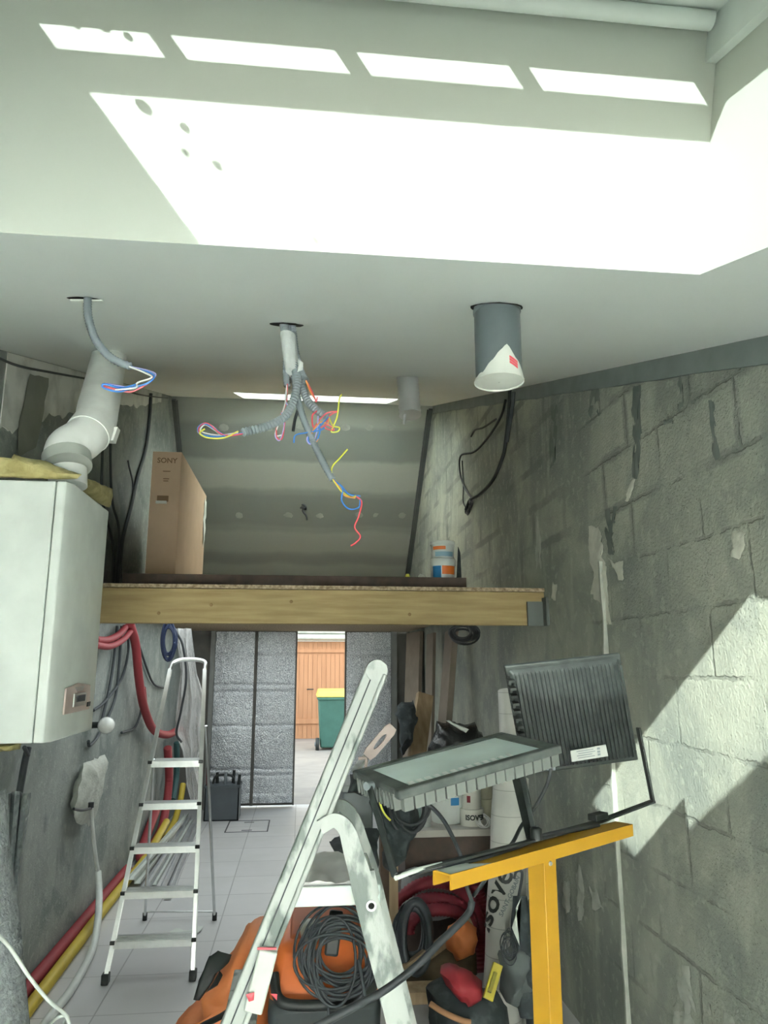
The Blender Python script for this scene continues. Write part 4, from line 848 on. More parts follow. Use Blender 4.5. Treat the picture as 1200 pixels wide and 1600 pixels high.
one('folded_rag', MB().sheet(lambda u, v: V((a0.x+.01+(a1.x-a0.x-.05)*u, 2.04+.3*v, pz+.034+.010*abs(math.sin(u*5+v*2))+.006*noise.noise(V((u*6, v*5, 0))))), 24, 16, .012), mat('dusty_rag', (.86, .83, .85), .9, c2=(.72, .69, .71), scale=9), 'crumpled pale paper sheet lying on the platform of the white ladder', 'paper')
# ================================================================ FLOODLIGHTS ON YELLOW STAND
zb = 1.23
bl, br_ = onz(690, 1362, zb+.02), onz(975, 1285, zb+.02); bl.z = br_.z = zb
bd = (br_-bl).normalized(); bp_ = V((-bd.y, bd.x, 0))
sn = thing('floodlight_stand', (onz(848, 1335, zb).x, onz(848, 1335, zb).y, 0), 'yellow T shaped steel floodlight stand', 'stand')
# crossbar: folded channel
mb = MB(); mb.beam(bl+V((0, 0, .018)), br_+V((0, 0, .018)), .042, .003, side=tuple(bp_)); kz = V((0, 0, .007)); mb.beam(bl-bp_*.02+kz, br_-bp_*.02+kz, .003, .025, side=tuple(bp_)); mb.beam(bl+bp_*.02+kz, br_+bp_*.02+kz, .003, .025, side=tuple(bp_))
mb.build('crossbar', M_yellow, sn, smooth=False)
MB().pillow([bl+bd*a_-bp_*b2+V((0, 0, .0205)) for a_, b2 in ((0, .02), (.11, .02), (.07, .0), (.09, -.018), (0, -.018))], .001, .002, 30, 2, N=(0, 0, 1)).build('worn_paint', M_gwhite, sn)
pc = onz(846, 1332, zb-.02); pt = V((pc.x, pc.y, zb-.018))
mb = MB().obox((pt.x, pt.y, (pt.z)/2+.02), bd*.021, bp_*.021, (0, 0, pt.z/2-.02)); mb.build('post', M_yellow, sn, bevel=.001)
mb = MB().beam(pt-bd*.062+V((0, 0, .005)), pt+bd*.075+V((0, 0, .005)), .054, .011, side=tuple(bp_)); mb.build('clamp_plate', M_black, sn, smooth=False)
MB().lathe([(.005, 0), (.004, .003)], pt-bp_*.021+V((0, 0, -.02)), tuple(-bp_), 10).build('bolt', M_zinc, sn)
for a_ in (0, 2.1, 4.2): MB().beam((pt.x, pt.y, .12), (pt.x+.38*math.cos(a_+.9), pt.y+.38*math.sin(a_+.9), .015), .03, .03).build('foot_leg', M_yellow, sn, smooth=False)
def flood(label, C4, T, glassup, nfin, arms, bw=.018):
    """C4: corners of the front glass side plane; T: thickness vector away from the glass"""
    c = sum(C4, V())/4; t = thing('floodlight', c, label, 'floodlight')
    a_ = (C4[1]-C4[0]); b2 = (C4[3]-C4[0]); Q = lambda u, v, h: C4[0].lerp(C4[1], u).lerp(C4[3].lerp(C4[2], u), v)+T*h
    fr = MB()
    for u0, u1, v0, v1 in ((0, 1, 0, .10), (0, 1, .90, 1), (0, .09, .1, .9), (.91, 1, .1, .9)):
        fr.hexa([Q(u0, v0, 0), Q(u1, v0, 0), Q(u1, v1, 0), Q(u0, v1, 0), Q(u0, v0, .35), Q(u1, v0, .35), Q(u1, v1, .35), Q(u0, v1, .35)])
    fr.build('front_frame', mat('dusty_frame', (.10, .115, .11), .6, c2=(.05, .06, .058), scale=25, detail=8) if glassup else M_blackm, t, bevel=.003)
    MB().hexa([Q(.02, .03, .3), Q(.98, .03, .3), Q(.98, .97, .3), Q(.02, .97, .3), Q(.05, .07, .62), Q(.95, .07, .62), Q(.95, .93, .62), Q(.05, .93, .62)]).build('housing', M_blackm, t, bevel=.004)
    MB().hexa([Q(.09, .1, .08), Q(.91, .1, .08), Q(.91, .9, .08), Q(.09, .9, .08), Q(.09, .1, .16), Q(.91, .1, .16), Q(.91, .9, .16), Q(.09, .9, .16)]).build('glass', mat('lamp_glass', (.78, .92, .92), .25), t, smooth=False)  # pale glass colour stands in for the reflected sky
    if glassup:
        for k in range(13): u0 = .10+k*.05; MB().hexa([Q(u0, .11, .05), Q(u0+.03, .11, .05), Q(u0+.04, .22, .05), Q(u0+.01, .22, .05), Q(u0, .11, .09), Q(u0+.03, .11, .09), Q(u0+.04, .22, .09), Q(u0+.01, .22, .09)]).build('led_chip', mat('led_white', (.9, .95, .95), .3), t, smooth=False)
    fins = MB()
    for k in range(nfin):
        u = .06+.88*k/(nfin-1); w_ = .004
        fins.hexa([Q(u-w_, .05, .6), Q(u+w_, .05, .6), Q(u+w_, .95, .6), Q(u-w_, .95, .6), Q(u-w_, .07, .78), Q(u+w_, .07, .78), Q(u+w_, .93, .78), Q(u-w_, .93, .78)])
    fins.build('cooling_fins', M_blackm, t, bevel=.001, smooth=False)
    tee = MB()
    for k in range(12):
        v = .12+.76*k/11
        tee.hexa([Q(-.005, v-.012, .2), Q(.05, v-.012, .2), Q(.05, v+.012, .2), Q(-.005, v+.012, .2), Q(-.005, v-.012, .8), Q(.05, v-.012, .8), Q(.05, v+.012, .8), Q(-.005, v+.012, .8)])
    for k in range(16 if glassup else 0):
        u = .05+.9*k/15
        tee.hexa([Q(u-.026, .004, .22), Q(u+.026, .004, .22), Q(u+.026, .06, .22), Q(u-.026, .06, .22), Q(u-.025, .014, .80), Q(u+.025, .014, .80), Q(u+.025, .08, .80), Q(u-.025, .08, .80)])
    tee.build('side_ribs', mat('dusty_ribs', (.16, .175, .165), .7) if glassup else M_blackm, t, smooth=False)
    for pth, w_ in arms:
        P = [V(p) for p in pth]; k = MB()
        for p, q in zip(P, P[1:]): k.beam(p, q, bw, .005, side=tuple(w_))
        k.build('bracket', M_blackm, t, bevel=.001)
    return t, Q
# B: lying nearly flat, glass up
CB = [EYE+(V(p)-EYE)*.86 for p in ((.210, 1.619, 1.339), (.618, 1.762, 1.413), (.534, 1.985, 1.425), (.127, 1.842, 1.352))]
nB = (CB[1]-CB[0]).cross(CB[3]-CB[0]).normalized(); nB = nB if nB.z > 0 else -nB
l0 = onz(617, 1368, zb+.03); l1 = onz(838, 1312, zb+.03)
armL = at(577, 1228, (CB[0].y+CB[3].y)/2-.03); armR = at(812, 1192, 1.55)
tB, QB = flood('black floodlight lying glass upwards on the left of the yellow bar', CB, -nB*.05, True, 18,
      [([l0, l1], bp_), ([l0, armL], bp_), ([l1, armR], bp_)], .012)
kn = MB().lathe([(.012, 0), (.012, .02), (.006, .024)], l1+V((0, 0, .0)), (0, 0, 1), 14); kn.build('wing_nut', M_black, tB)
MB().lathe([(.008, -.008), (.008, .008)], armL, tuple(bd), 14).build('pivot_bolt', M_grey, tB)
# A: upright, back towards the viewer
k_ = 1.0
CA = [EYE+(V(p)-EYE)*k_ for p in ((.538, 1.791, 1.339), (.823, 1.79, 1.369), (.759, 1.711, 1.622), (.475, 1.712, 1.593))]
# push the glass plane away from the viewer so that the fins face the camera
nA = (CA[1]-CA[0]).cross(CA[3]-CA[0]).normalized(); nA = nA if nA.y < 0 else -nA
CA = [p-nA*.022 for p in CA]
aR0 = at(997, 1137, 1.80); aR1 = at(1020, 1252, 1.80); aR2 = at(935, 1284, 1.72); aM = onz(830, 1312, zb+.03)
tA, QA = flood('black ribbed floodlight standing upright, its back to the viewer, above the yellow bar', CA, nA*.04, False, 26,
      [([aR0, aR1], (0, 1, 0)), ([aR1, aR2, aM], bp_), ([aM, at(800, 1190, 1.74)], bp_)])
sqc = [QA(.44, .19, 1.03), QA(.78, .19, 1.03), QA(.78, .31, 1.03), QA(.44, .31, 1.03)]
for p_ in (0,):
    sqc = [hitp(x, y, QA(0, 0, 1.02), nA) for x, y in [(893, 1190), (950, 1181), (946, 1163), (891, 1173)]]
    MB().prism(sqc, nA*.002).build('rating_label', mat('label_silver', (.50, .52, .50), .5), tA, smooth=False)
    mm = planemap((sqc[0]+sqc[2])/2+nA*.0025, sqc[1]-sqc[0], sqc[3]-sqc[0]); lt = MB()
    for i, (x0, x1) in enumerate(((-.030, .012), (-.026, .016), (-.030, .008), (-.028, .014))): lt.prism([mm(V((a_, .008-.0055*i+b2, 0))) for a_, b2 in ((x0, 0), (x1, 0), (x1, .0018), (x0, .0018))], nA*.0004)
    for b2 in (.006, -.002, -.009): lt.prism([mm(V((a_, b2+c_, 0))) for a_, c_ in ((.021, 0), (.028, 0), (.028, .005), (.021, .005))], nA*.0004)
    lt.build('print', M_grey, tA, smooth=False)
MB().obox(aR2+V((0, 0, .012)), bd*.025, bp_*.012, (0, 0, .007)).build('bracket_clip', M_black, tA, bevel=.002)
ck = at(861, 1203, 1.72); MB().tube([ck, ck+V((0, 0, .02))], .010, 10).build('cable_gland', M_grey, tA)
cable('power_cable', 'black power cable dropping from the upright floodlight to the crossbar', [(861, 1200, 1.71), (855, 1225, 1.72), (838, 1258, 1.72), (815, 1290, 1.70), (800, 1318, 1.66), (775, 1345, 1.66), (758, 1375, 1.7), (740, 1400, 1.72)], .0042, M_cable, mode='w')
cable('power_cable', 'black power cable arching down under the flat floodlight', [(650, 1248, 1.50), (675, 1262, 1.51), (695, 1285, 1.54), (712, 1318, 1.57), (722, 1345, 1.60), (728, 1380, 1.62), (738, 1410, 1.66)], .0042, M_cable, mode='w')
cable('power_cable', 'thin cable running along the top of the yellow crossbar', [(640, 1366, 1.32), (690, 1352, 1.37), (740, 1345, 1.41), (790, 1330, 1.47), (850, 1306, 1.55), (900, 1296, 1.62), (935, 1290, 1.67)], .005, M_cable, mode='w')
cable('power_cable', 'thick black cable sagging from the crossbar to the bottom edge in front of the ladder', [(738, 1408, 1.66), (730, 1430, 1.65), (690, 1470, 1.62), (650, 1510, 1.6), (600, 1548, 1.58), (550, 1575, 1.56), (480, 1612, 1.54)], .0075, M_cable, mode='w')
# ================================================================ VACUUM
vc = thing('vacuum_cleaner', (.11, 3.1, 0), 'orange and black workshop vacuum behind the white ladder', 'vacuum cleaner')
MB().hexa([(-.075, 2.93, .06), (.30, 2.93, .06), (.30, 3.32, .06), (-.075, 3.32, .06), (-.09, 2.9, .43), (.315, 2.9, .43), (.315, 3.34, .43), (-.09, 3.34, .43)]).build('tank', M_grey if 0 else mat('tank_black', (.05, .06, .065), .5), vc, bevel=.03)
hd = MB().hexa([(-.095, 2.89, .43), (.32, 2.89, .43), (.32, 3.35, .43), (-.095, 3.35, .43), (-.06, 2.97, .60), (.285, 2.97, .60), (.27, 3.28, .655), (-.045, 3.28, .655)]); hd.build('head', M_orange, vc, bevel=.035)
MB().hexa([(-.02, 3.0, .60), (.25, 3.0, .60), (.25, 3.24, .64), (-.02, 3.24, .64), (-.01, 3.01, .618), (.24, 3.01, .618), (.24, 3.23, .655), (-.01, 3.23, .655)]).build('top_recess', mat('dark_orange', (.50, .12, .035), .6), vc, bevel=.008)
MB().tube(spline([(-.07, 2.9, .53), (-.05, 2.85, .47), (.02, 2.84, .45), (.20, 2.84, .45), (.26, 2.85, .47), (.29, 2.9, .50)], 6), .018, 10).build('carry_handle', M_black, vc)
cvp = at(486, 1448, 2.98); MB().lathe([(.038, 0), (.040, .05), (.034, .058), (.001, .058)], (cvp.x, 3.02, .60), seg=22, caps=False).build('knob', mat('cream_plastic', (.60, .58, .50), .5), vc)
MB().beam((.13, 2.9, .58), (.15, 2.93, .72), .05, .035).build('cable_hook', M_black, vc, bevel=.008)
for xx in (-.08, .30):
    for yy in (2.97, 3.28): MB().lathe([(.03, -.015), (.035, 0), (.03, .015)], (xx, yy, .035), (1, 0, 0), 14).build('caster', M_black, vc)
cc = at(528, 1494, 2.83); one('cable_coil', coil('', '', cc, (.125, 0, 0), (0, .045, .12), 22, .0048, M_cable, .42, 36, seed=3), M_gcable, 'big coil of dark cable hung on the front of the orange vacuum', 'cable coil')
one('cable_tail', MB().tube(spline(W([(560, 1500, 2.8), (566, 1530, 2.78), (570, 1555, 2.78)]), 5), .006, 6), M_gcable, 'short loose cable end right of the coil on the vacuum', 'cable')
one('cable_tail', MB().tube(spline(W([(500, 1530, 2.8), (512, 1565, 2.8), (514, 1610, 2.8)]), 5), .005, 6), M_gcable, 'loose cable end hanging down over the vacuum tank', 'cable')
# orange bag
ob = thing('orange_bag', at(360, 1600, 3.3), 'crumpled orange heavy bag on the floor left of the vacuum', 'bag')
MB().pillow(W([(258, 1625, 3.3), (285, 1590, 3.3), (312, 1575, 3.3), (316, 1545, 3.3), (345, 1510, 3.35), (372, 1470, 3.4), (395, 1442, 3.45), (420, 1430, 3.45), (434, 1445, 3.4), (430, 1560, 3.3), (420, 1680, 3.3), (300, 1690, 3.3)]), .16, .022, 7, 8, N=(0, 1, 0), seed=2).build('sack', M_bago, ob)
MB().pillow(W([(302, 1562, 3.12), (310, 1532, 3.13), (326, 1496, 3.16), (340, 1487, 3.18), (362, 1492, 3.2), (356, 1506, 3.18), (342, 1514, 3.16), (330, 1540, 3.14), (312, 1562, 3.12)]), .02, .006, 20, 4, N=(0, 1, 0)).build('handle_flap', M_black, ob)
MB().pillow(W([(322, 1552, 3.1), (344, 1516, 3.12), (348, 1524, 3.12), (340, 1540, 3.1)]), .012, .004, 20, 3, N=(0, 1, 0)).build('buckle', M_black, ob)
MB().tube(spline(W([(395, 1505, 3.12), (385, 1525, 3.1), (378, 1560, 3.08), (350, 1585, 3.06), (318, 1602, 3.05), (300, 1615, 3.04)]), 6), .015, 8, flat=.4).build('strap', M_black, ob)
# ================================================================ RIGHT REAR CLUTTER
bz = .74; by = 4.1
wbn = thing('workbench', (.85, 4.4, 0), 'narrow workbench with pale top and wooden leg under the floodlights', 'workbench')
bxl = at(622, 1303, by).x; bxr = XR-.02
MB().box(bxl, bxr, by, 4.75, bz-.035, bz).build('bench_top', mat('bench_white', (.50, .48, .44), .7), wbn, bevel=.002)
lp = at(608, 1400, 3.98)
MB().box(lp.x-.045, lp.x+.0, 3.98, 4.05, 0, .80).build('leg', mat('dark_wood', (.12, .075, .05), .7, c2=(.08, .05, .035)), wbn, smooth=False)
MB().box(lp.x+.0, lp.x+.045, 3.97, 4.05, 0, .72).build('leg', M_woodl, wbn, smooth=False)
MB().box(bxr-.06, bxr, 4.65, 4.7, 0, bz-.035).build('leg', M_woodl, wbn, smooth=False)
MB().box(bxl, bxr, by+.02, by+.05, bz-.15, bz-.035).build('apron', M_brownb, wbn, smooth=False)
def onb(px, Y): return V((at(px, 1300, Y).x, Y, bz))
c = onb(702, 4.32); tub('paint_bucket', tuple(c), .105, .215, 'large white bucket with blue and orange print on the workbench', 'bucket', [(.10, .14, -5, 22, M_steelblue), (.13, .155, -70, -28, M_lborange)])
def roll(c, r, h, M, label, hole_=True, name='tape_roll', cat='roll'):
    t = thing(name, c, label, cat); c = V(c)
    MB().lathe([(r*.55, 0), (r, 0), (r, h), (r*.55, h)], c, seg=26, caps=False).build('tape', M, t)
    MB().lathe([(r*.50, .002), (r*.56, .002), (r*.56, h-.001), (r*.50, h-.001), (r*.50, .002)], c, seg=26, caps=False).build('core', M_card, t)
    return t
M_rollw = mat('roll_white', (.60, .60, .54), .5); M_rolly = mat('roll_cream', (.58, .55, .42), .5)
c = onb(738, 4.22); tI = roll(c, .065, .085, M_rollw, 'wide white roll with black lettering, bottom of the roll stack on the workbench')
lettering('lettering', 'ISOVER', .036, lambda p: V((c.x+math.sin(p.x/.066+.1)*(.066+p.z), c.y-math.cos(p.x/.066+.1)*(.066+p.z), c.z+.045+p.y)), M_black, tI, bold=.0015)
c2 = V((c.x, c.y, c.z+.086)); tJ = roll(c2, .052, .105, M_rollw, 'white roll with a red mark, on top of the lettered roll')
def flb(u, v): a = math.radians(-42+22*u); return (c2.x+math.sin(a)*.053, c2.y-math.cos(a)*.053, c2.z+.035+.035*v)
MB().sheet(flb, 6, 1, .001).build('label_print', M_dred, tJ)
c = onb(758, 4.42); roll(c, .05, .10, M_rolly, 'cream roll standing behind, lower of two on the workbench'); roll(c+V((0, 0, .102)), .047, .10, M_rolly, 'cream roll, upper of two behind the white bucket')
c = onb(666, 4.2); cn = thing('filler_cartridge', c, 'pale cartridge standing at the left end of the workbench', 'cartridge'); MB().lathe([(.026, 0), (.026, .11), (.030, .112), (.030, .12), (.008, .122), (.006, .13)], c, seg=18).build('tube', mat('clear_grey', (.45, .48, .46), .3), cn)
c = onb(651, 4.3); one('glass_jar', MB().lathe([(.03, 0), (.032, .01), (.032, .08), (.024, .09), (.024, .10)], c, seg=18), mat('jar_teal', (.20, .28, .28), .3), 'small dark jar beside the cartridge on the workbench', 'jar')
one('wire_bundle', coil('', '', onb(756, 4.16)+V((0, 0, .03)), (.04, .0, 0), (0, .04, .02), 5, .003, M_ww, .4, 16, seed=11), M_ww, 'small white tie wires on the workbench right of the rolls', 'wire')
one('tool_heap', MB().pillow([onb(700, 4.45)+V((a_, 0, b2)) for a_, b2 in ((-.1, .2), (.02, .22), (.14, .21), (.16, .26), (.05, .30), (-.02, .27), (-.12, .27))], .08, .03, 16, 5, N=(0, 1, 0)), M_dark, 'dark jumble of tools on top of the white bucket', 'tools')
# insulation rolls standing
def gridfilm():
    M = bpy.data.materials.new('insulation_wrap'); M.use_nodes = True; g = NB(M); b = g.n['Principled BSDF']
    tcn = g.new('ShaderNodeTexCoord').outputs['Object']; z = g.new('ShaderNodeSeparateXYZ', {0: tcn}).outputs[2]
    ln = g.math('LESS_THAN', g.math('FRACT', g.math('MULTIPLY', z, 9.0)), .03)
    col = g.mix(g.sstep(g.noise(tcn, 5, 5), .4, .7), (.56, .56, .53, 1), (.47, .48, .45, 1)); col = g.mix(ln, col, (.33, .34, .32, 1))
    g.l.new(col, b.inputs['Base Color']); b.inputs['Roughness'].default_value = .35; return M
M_iw = gridfilm()
def iroll(bt, tp_, r, label):
    t = thing('insulation_roll', bt, label, 'insulation roll'); P = [V(bt).lerp(V(tp_), i/24) for i in range(25)]
    mb = MB().tube(P, [r*(1+.03*math.sin(i*.7)) for i in range(25)], 26); mb.build('wrapped_roll', M_iw, t)
    d = (P[-1]-P[0]).normalized(); MB().tube([P[-1], P[-1]+d*.002], r*.6, 18).build('core_end', M_gwhite, t); return t
r1b, r1t = at(824, 1590, 3.62), at(793, 1080, 4.15); r1b.z = max(.0, r1b.z)
d = (r1t-r1b).normalized(); r1b = r1b-d*(r1b.z/d.z)
iroll(r1b, r1t, .056, 'tall white insulation roll leaning in the right corner')
r2b, r2t = at(785, 1560, 3.50), at(799, 1215, 3.75); d = (r2t-r2b).normalized(); r2b = r2b-d*(r2b.z/d.z)
t2 = iroll(r2b, r2t, .088, 'wide white insulation roll with large black lettering leaning in the right corner')
ax_ = d; fn = (EYE-(r2b+r2t)/2); fn = (fn-ax_*fn.dot(ax_)).normalized(); sx2 = ax_.cross(fn).normalized()
if sx2.x < 0: sx2 = -sx2
def onroll(px, py, ang):
    # centre of the word on the roll surface, word runs along the given angle
    c = hitp(px, py, r2b+fn*.085, fn); u0 = (c-r2b).dot(sx2); z0_ = (c-r2b).dot(ax_); ca, sa = math.cos(ang), math.sin(ang)
    def f(p):
        u = u0+p.x*ca-p.y*sa; z = z0_+p.x*sa+p.y*ca; a_ = u/.091
        return r2b+ax_*z+sx2*math.sin(a_)*(.092+p.z)+fn*math.cos(a_)*(.092+p.z)
    return f
lettering('lettering', 'isover', .135, onroll(773, 1395, math.radians(66)), M_black, t2, bold=.002)
lettering('lettering', 'SAINT-GOBAIN', .027, onroll(797, 1400, math.radians(66)), M_grey, t2, bold=.0005)
# leaning planks and boards at the back
def plank(a_, b2, w_, h_, M, label, floor=True, side=(1, .3, 0)):
    d = (b2-a_).normalized()
    if floor: a_ = a_+d*((.012-a_.z)/d.z)
    return one('plank', MB().beam(a_, b2, w_, h_, side=side), M, label, 'plank', bevel=.002)
plank(at(640, 1265, 5.6), at(664, 1085, 5.9), .13, .05, M_woodl, 'short thick timber leaning by the right door edge')
plank(at(683, 1290, 5.35), at(706, 985, 5.75), .05, .14, mat('grey_timber', (.25, .21, .17), .8), 'long grey plank leaning against the right wall under the loft')
plank(at(640, 1270, 7.9), at(648, 988, 8.0), .04, .34, mat('dusty_board', (.30, .25, .20), .8), 'broad brown board standing at the right wall by the door')
plank(at(668, 1270, 6.6), at(674, 990, 6.8), .03, .14, mat('grey_timber', (0, 0, 0)), 'narrow grey board standing next to the broad brown one')
one('black_bag', MB().pillow(W([(622, 1140, 5.7), (618, 1115, 5.7), (630, 1100, 5.7), (648, 1096, 5.7), (652, 1115, 5.7), (645, 1135, 5.7), (640, 1165, 5.7), (628, 1178, 5.7)]), .1, .04, 10, 5, N=(0, 1, 0)), M_dark, 'black bag stuffed between the door and the short timber', 'bag')
one('black_bag', MB().pillow(W([(672, 1170, 5.0), (680, 1128, 5.0), (700, 1130, 5.0), (720, 1130, 5.0), (745, 1132, 5.0), (755, 1145, 5.0), (752, 1185, 5.0), (700, 1230, 5.0), (670, 1215, 5.0)]), .18, .035, 9, 6, N=(0, 1, 0), seed=5), mat('black_film', (.02, .022, .022), .18, bump=.6, scale=8), 'shiny black plastic bag heaped behind the flat floodlight', 'bag')
one('torn_strip', MB().pillow(W([(696, 1126, 4.78), (702, 1126, 4.78), (733, 1140, 4.78), (728, 1146, 4.78)]), .01, .005, 20, 3, N=(0, 1, 0)), M_gwhite, 'torn pale strip lying on the shiny black bag', 'scrap')
# pink-grey float with oval grip hole
fl0 = [at(566, 1176, 2.75), at(580, 1190, 2.75), at(621, 1142, 2.75), at(608, 1128, 2.75)]
U_ = (fl0[2]-fl0[1]); Vv = (fl0[0]-fl0[1]); mb = MB(); ring = 20; out = []; inn = []
cF = sum(fl0, V())/4; un = U_.normalized(); vn = Vv.normalized()
for i in range(ring):
    a_ = 2*math.pi*i/ring; ca, sa = math.cos(a_), math.sin(a_); k = 1/max(abs(ca), abs(sa)); out.append(cF+U_/2*ca*k+Vv/2*sa*k); inn.append(cF+un*.034*ca+vn*.008*sa)
th = V((0, .012, 0)); n_ = ring; vs = out+inn+[p+th for p in out]+[p+th for p in inn]; fs2 = []
for i in range(n_):
    j = (i+1) % n_; fs2 += [(i, j, n_+j, n_+i), (2*n_+j, 2*n_+i, 3*n_+i, 3*n_+j), (j, i, 2*n_+i, 2*n_+j), (n_+i, n_+j, 3*n_+j, 3*n_+i)]
sw = thing('plasterers_board', cF, 'dusty pink flat tool with an oval grip hole behind the white ladder', 'hand tool'); MB().add(vs, fs2).build('blade', M_pink, sw, smooth=False)
MB().beam(at(572, 1182, 2.76), at(553, 1206, 2.8), .02, .02).build('stem', M_zinc, sw, smooth=False)
MB().tube(spline(W([(560, 1185, 2.74), (572, 1186, 2.74), (571, 1200, 2.74)]), 4), .006, 6).build('clip', M_pink, sw)
# dark machine and cable mass left of bench
gv = thing('grey_container', at(555, 1290, 3.6), 'grey lidded container in the shade behind the white ladder', 'container')
a_, b2 = at(535, 1292, 3.6), at(583, 1236, 3.6); MB().box(a_.x, b2.x, 3.6, 3.9, a_.z-.05, b2.z).build('body', M_grey, gv, bevel=.01); MB().box(a_.x-.01, b2.x+.01, 3.58, 3.92, b2.z, b2.z+.03).build('lid', mat('lid_grey', (.36, .39, .40), .5), gv, bevel=.008)
st_ = MB().box(a_.x, b2.x, 3.62, 3.88, .0, a_.z-.055); one('dark_crate', st_, M_dark, 'dark crate carrying the grey lidded container', 'crate', bevel=.01)
one('work_jacket', MB().pillow(W([(590, 1240, 3.1), (640, 1245, 3.1), (655, 1262, 3.1), (648, 1290, 3.1), (632, 1310, 3.1), (628, 1350, 3.1), (615, 1365, 3.1), (600, 1345, 3.1), (592, 1300, 3.1), (582, 1262, 3.1)]), .12, .035, 9, 6, N=(0, 1, 0), seed=3), M_dark, 'black work jacket bundled on the bench post below the flat floodlight', 'jacket')
one('black_machine', MB().pillow(W([(515, 1320, 3.3), (535, 1300, 3.3), (560, 1296, 3.3), (590, 1305, 3.3), (592, 1350, 3.3), (560, 1345, 3.3), (545, 1375, 3.3), (525, 1372, 3.3), (530, 1345, 3.3)]), .10, .03, 12, 6, N=(0, 1, 0), seed=7), M_dark, 'black power tool hidden between the ladder legs', 'power tool')
one('dark_bag', MB().pillow(W([(545, 1212, 3.35), (590, 1214, 3.35), (592, 1240, 3.35), (540, 1238, 3.35)]), .08, .02, 12, 5, N=(0, 1, 0)), M_dark, 'dark cloth bag on top of the grey container', 'bag')
c = at(640, 1262, 3.0); one('cable_coil', coil('', '', c, (.07, 0, 0), (0, .02, .08), 8, .007, M_cable, .3, 24, seed=6), M_cable, 'black cable coil hanging under the glass of the flat floodlight', 'cable coil')
cable('green_wire', 'yellow green wire looping beside the black jacket', [(598, 1232, 2.9), (593, 1250, 2.9), (600, 1270, 2.9), (610, 1282, 2.9)], .004, M_wy, mode='w')
cable('grey_rod', 'thin grey rod leaning below the flat floodlight', [(618, 1372, 1.29), (650, 1360, 1.32), (690, 1350, 1.36)], .004, M_gwhite, mode='w', cat='rod')
# under the bench
def arc(cx, cy, Y, rx, ry, a0, a1, n_=10): return [(cx+rx*math.cos(math.radians(a0+(a1-a0)*i/n_)), cy-ry*math.sin(math.radians(a0+(a1-a0)*i/n_)), Y) for i in range(n_+1)]
for i, (cx, cy, rx, ry, Y, lb) in enumerate([(680, 1450, 68, 72, 4.15, 'outermost loop of dull red ribbed hose under the workbench'), (680, 1452, 60, 48, 4.1, 'middle loop of dull red ribbed hose under the workbench'), (688, 1455, 50, 34, 4.05, 'inner loop of dull red ribbed hose under the workbench')]):
    P = spline(W(arc(cx, cy, Y, rx, ry, -20, 185, 12)), 5); one('ribbed_hose', MB().ribbed(P, .034, .02, 10, .85), M_dred, lb, 'hose', None)
P = spline(W([(740, 1370, 4.2), (748, 1420, 4.2), (752, 1470, 4.15), (758, 1520, 4.1)]), 6); one('ribbed_hose', MB().ribbed(P, .05, .02, 12, .85), M_dred, 'upright dull red hose right of the hose loops', 'hose')
sk = one('cement_sack', MB().pillow(W([(626, 1410, 4.4), (630, 1360, 4.4), (700, 1352, 4.4), (735, 1375, 4.4), (730, 1430, 4.4), (640, 1440, 4.4)]), .12, .02, 8, 6, N=(0, 1, 0)), mat('dull_sack', (.30, .31, .30), .7), 'grey printed sack behind the red hose loops', 'sack')
c = at(648, 1460, 3.95); one('ribbed_hose', coil('', '', c, (.09, 0, 0), (0, .05, .13), 7, .018, M_gcable, .3, 30, seed=12), mat('slate_pipe', (.07, .085, .10), .5), 'coil of slate grey pipe low under the workbench', 'pipe coil')
one('orange_sack', MB().pillow(W([(700, 1445, 3.9), (722, 1435, 3.9), (742, 1450, 3.9), (742, 1490, 3.9), (715, 1500, 3.9), (697, 1480, 3.9)]), .10, .02, 12, 6, N=(0, 1, 0)), M_bago, 'small orange sack under the workbench', 'sack')
plank(at(622, 1525, 3.85), at(735, 1440, 4.0), .05, .04, M_woodl, 'wooden batten slanting up under the workbench', False)
plank(at(630, 1552, 3.7), at(725, 1548, 3.7), .12, .05, M_woodl, 'wooden offcut lying in front of the red bag', False)
bk = thing('tool_bag', at(710, 1600, 2.9), 'black tool bag with a red flap at the foot of the stand', 'bag')
MB().pillow(W([(670, 1545, 3.0), (690, 1535, 3.0), (740, 1545, 3.0), (770, 1550, 3.0), (790, 1570, 3.0), (800, 1660, 3.0), (670, 1665, 3.0), (668, 1590, 3.0)]), .14, .02, 9, 7, N=(0, 1, 0), seed=4).build('body', M_dark, bk)
MB().pillow(W([(688, 1520, 2.92), (705, 1512, 2.92), (735, 1515, 2.92), (750, 1530, 2.92), (752, 1548, 2.92), (730, 1560, 2.92), (712, 1552, 2.92), (700, 1538, 2.92)]), .09, .02, 12, 5, N=(0, 1, 0), seed=4).build('red_flap', mat('bag_red', (.36, .03, .04), .6, c2=(.28, .02, .03)), bk)
MB().tube(spline(W([(672, 1568, 2.84), (690, 1580, 2.82), (715, 1592, 2.82), (735, 1598, 2.82)]), 5), .010, 8).build('strap', mat('tan_strap', (.40, .20, .10), .7), bk)
lv = thing('spirit_level', at(770, 1560, 2.8), 'yellow spirit level sticking up out of the tool bag', 'level')
MB().beam(at(762, 1562, 2.82), at(778, 1506, 2.86), .035, .02, side=(1, 0, 0)).build('profile', mat('level_yellow', (.48, .40, .03), .4), lv, bevel=.002); MB().beam(at(765, 1550, 2.805), at(774, 1520, 2.835), .012, .02, side=(1, 0, 0)).build('stripe', mat('level_dark', (.25, .22, .03), .4), lv, smooth=False)
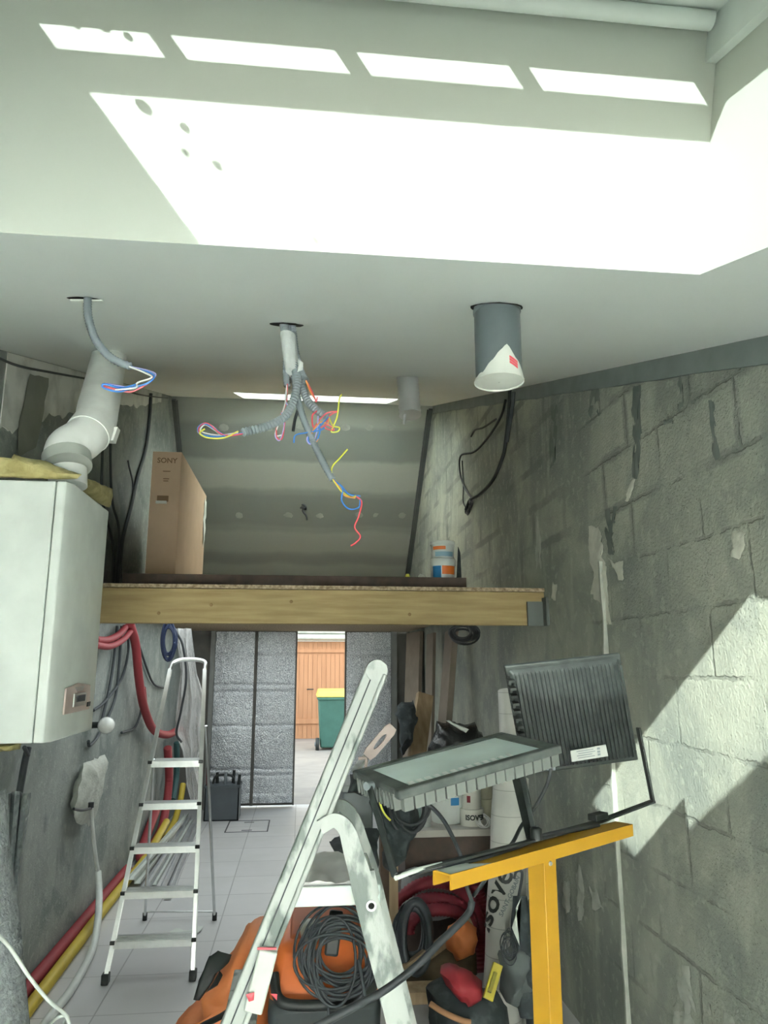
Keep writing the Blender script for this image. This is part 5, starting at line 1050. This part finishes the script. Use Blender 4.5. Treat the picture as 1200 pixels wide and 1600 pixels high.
# umbrella and dark tall things
um = thing('umbrella', at(825, 1500, 3.0), 'folded black umbrella with a hooked handle leaning by the insulation rolls', 'umbrella')
MB().tube(spline(W([(803, 1373, 3.25), (807, 1362, 3.25), (815, 1362, 3.25), (815, 1375, 3.25), (810, 1402, 3.25)]), 5), .006, 8).build('hook_handle', M_gcable, um)
u0, u1 = at(812, 1400, 3.25), at(824, 1590, 3.15); MB().tube([u0.lerp(u1, i/10) for i in range(11)], [.03, .035, .045, .05, .055, .055, .05, .05, .045, .04, .03], 9).build('canopy', M_dark, um)
one('black_tube_bag', MB().tube([at(840, 1408, 3.35), at(838, 1450, 3.35), at(842, 1540, 3.3), at(846, 1610, 3.25), at(848, 1680, 3.25)], [.04, .055, .06, .06, .055], 12), M_dark, 'tall black tube bag standing behind the yellow post', 'bag')
cc = at(797, 1480, 3.1); one('wire_tangle', coil('', '', cc, (.035, 0, 0), (0, .02, .05), 8, .002, M_zinc, .6, 20, seed=14), M_gcable, 'tangle of thin dark wires beside the umbrella', 'wire')
one('brown_sack', MB().pillow(W([(624, 1512, 4.0), (660, 1490, 4.0), (700, 1462, 4.0), (742, 1490, 4.0), (748, 1525, 4.0), (705, 1556, 4.0), (626, 1556, 4.0)]), .08, .015, 10, 5, N=(0, 1, 0), seed=21), mat('brown_sacking', (.14, .10, .06), .9, c2=(.10, .075, .045), scale=20), 'dull brown sack lying under the workbench behind the batten', 'sack')
one('dark_backing_box', MB().box(.62, 1.2, 4.5, 4.85, 0, .58), M_brownb, 'dark box added to darken the space under the workbench', 'box', bevel=.005)  # added dark box keeps the space behind the hoses dark
one('trowel', MB().prism(W([(800, 1450, 3.1), (812, 1478, 3.1), (806, 1420, 3.1), (815, 1400, 3.1)]), (0, .004, 0)), M_gwhite, 'pale pointed trowel blade in front of the insulation rolls', 'trowel', smooth=False)
one('junk_sack', MB().pillow(W([(785, 1490, 3.2), (800, 1475, 3.2), (822, 1480, 3.2), (830, 1540, 3.2), (815, 1575, 3.2), (790, 1560, 3.2)]), .08, .03, 12, 6, N=(0, 1, 0), seed=9), mat('dust_grey_cloth', (.13, .15, .15), .9), 'dusty grey cloth bag between the level and the umbrella', 'bag')
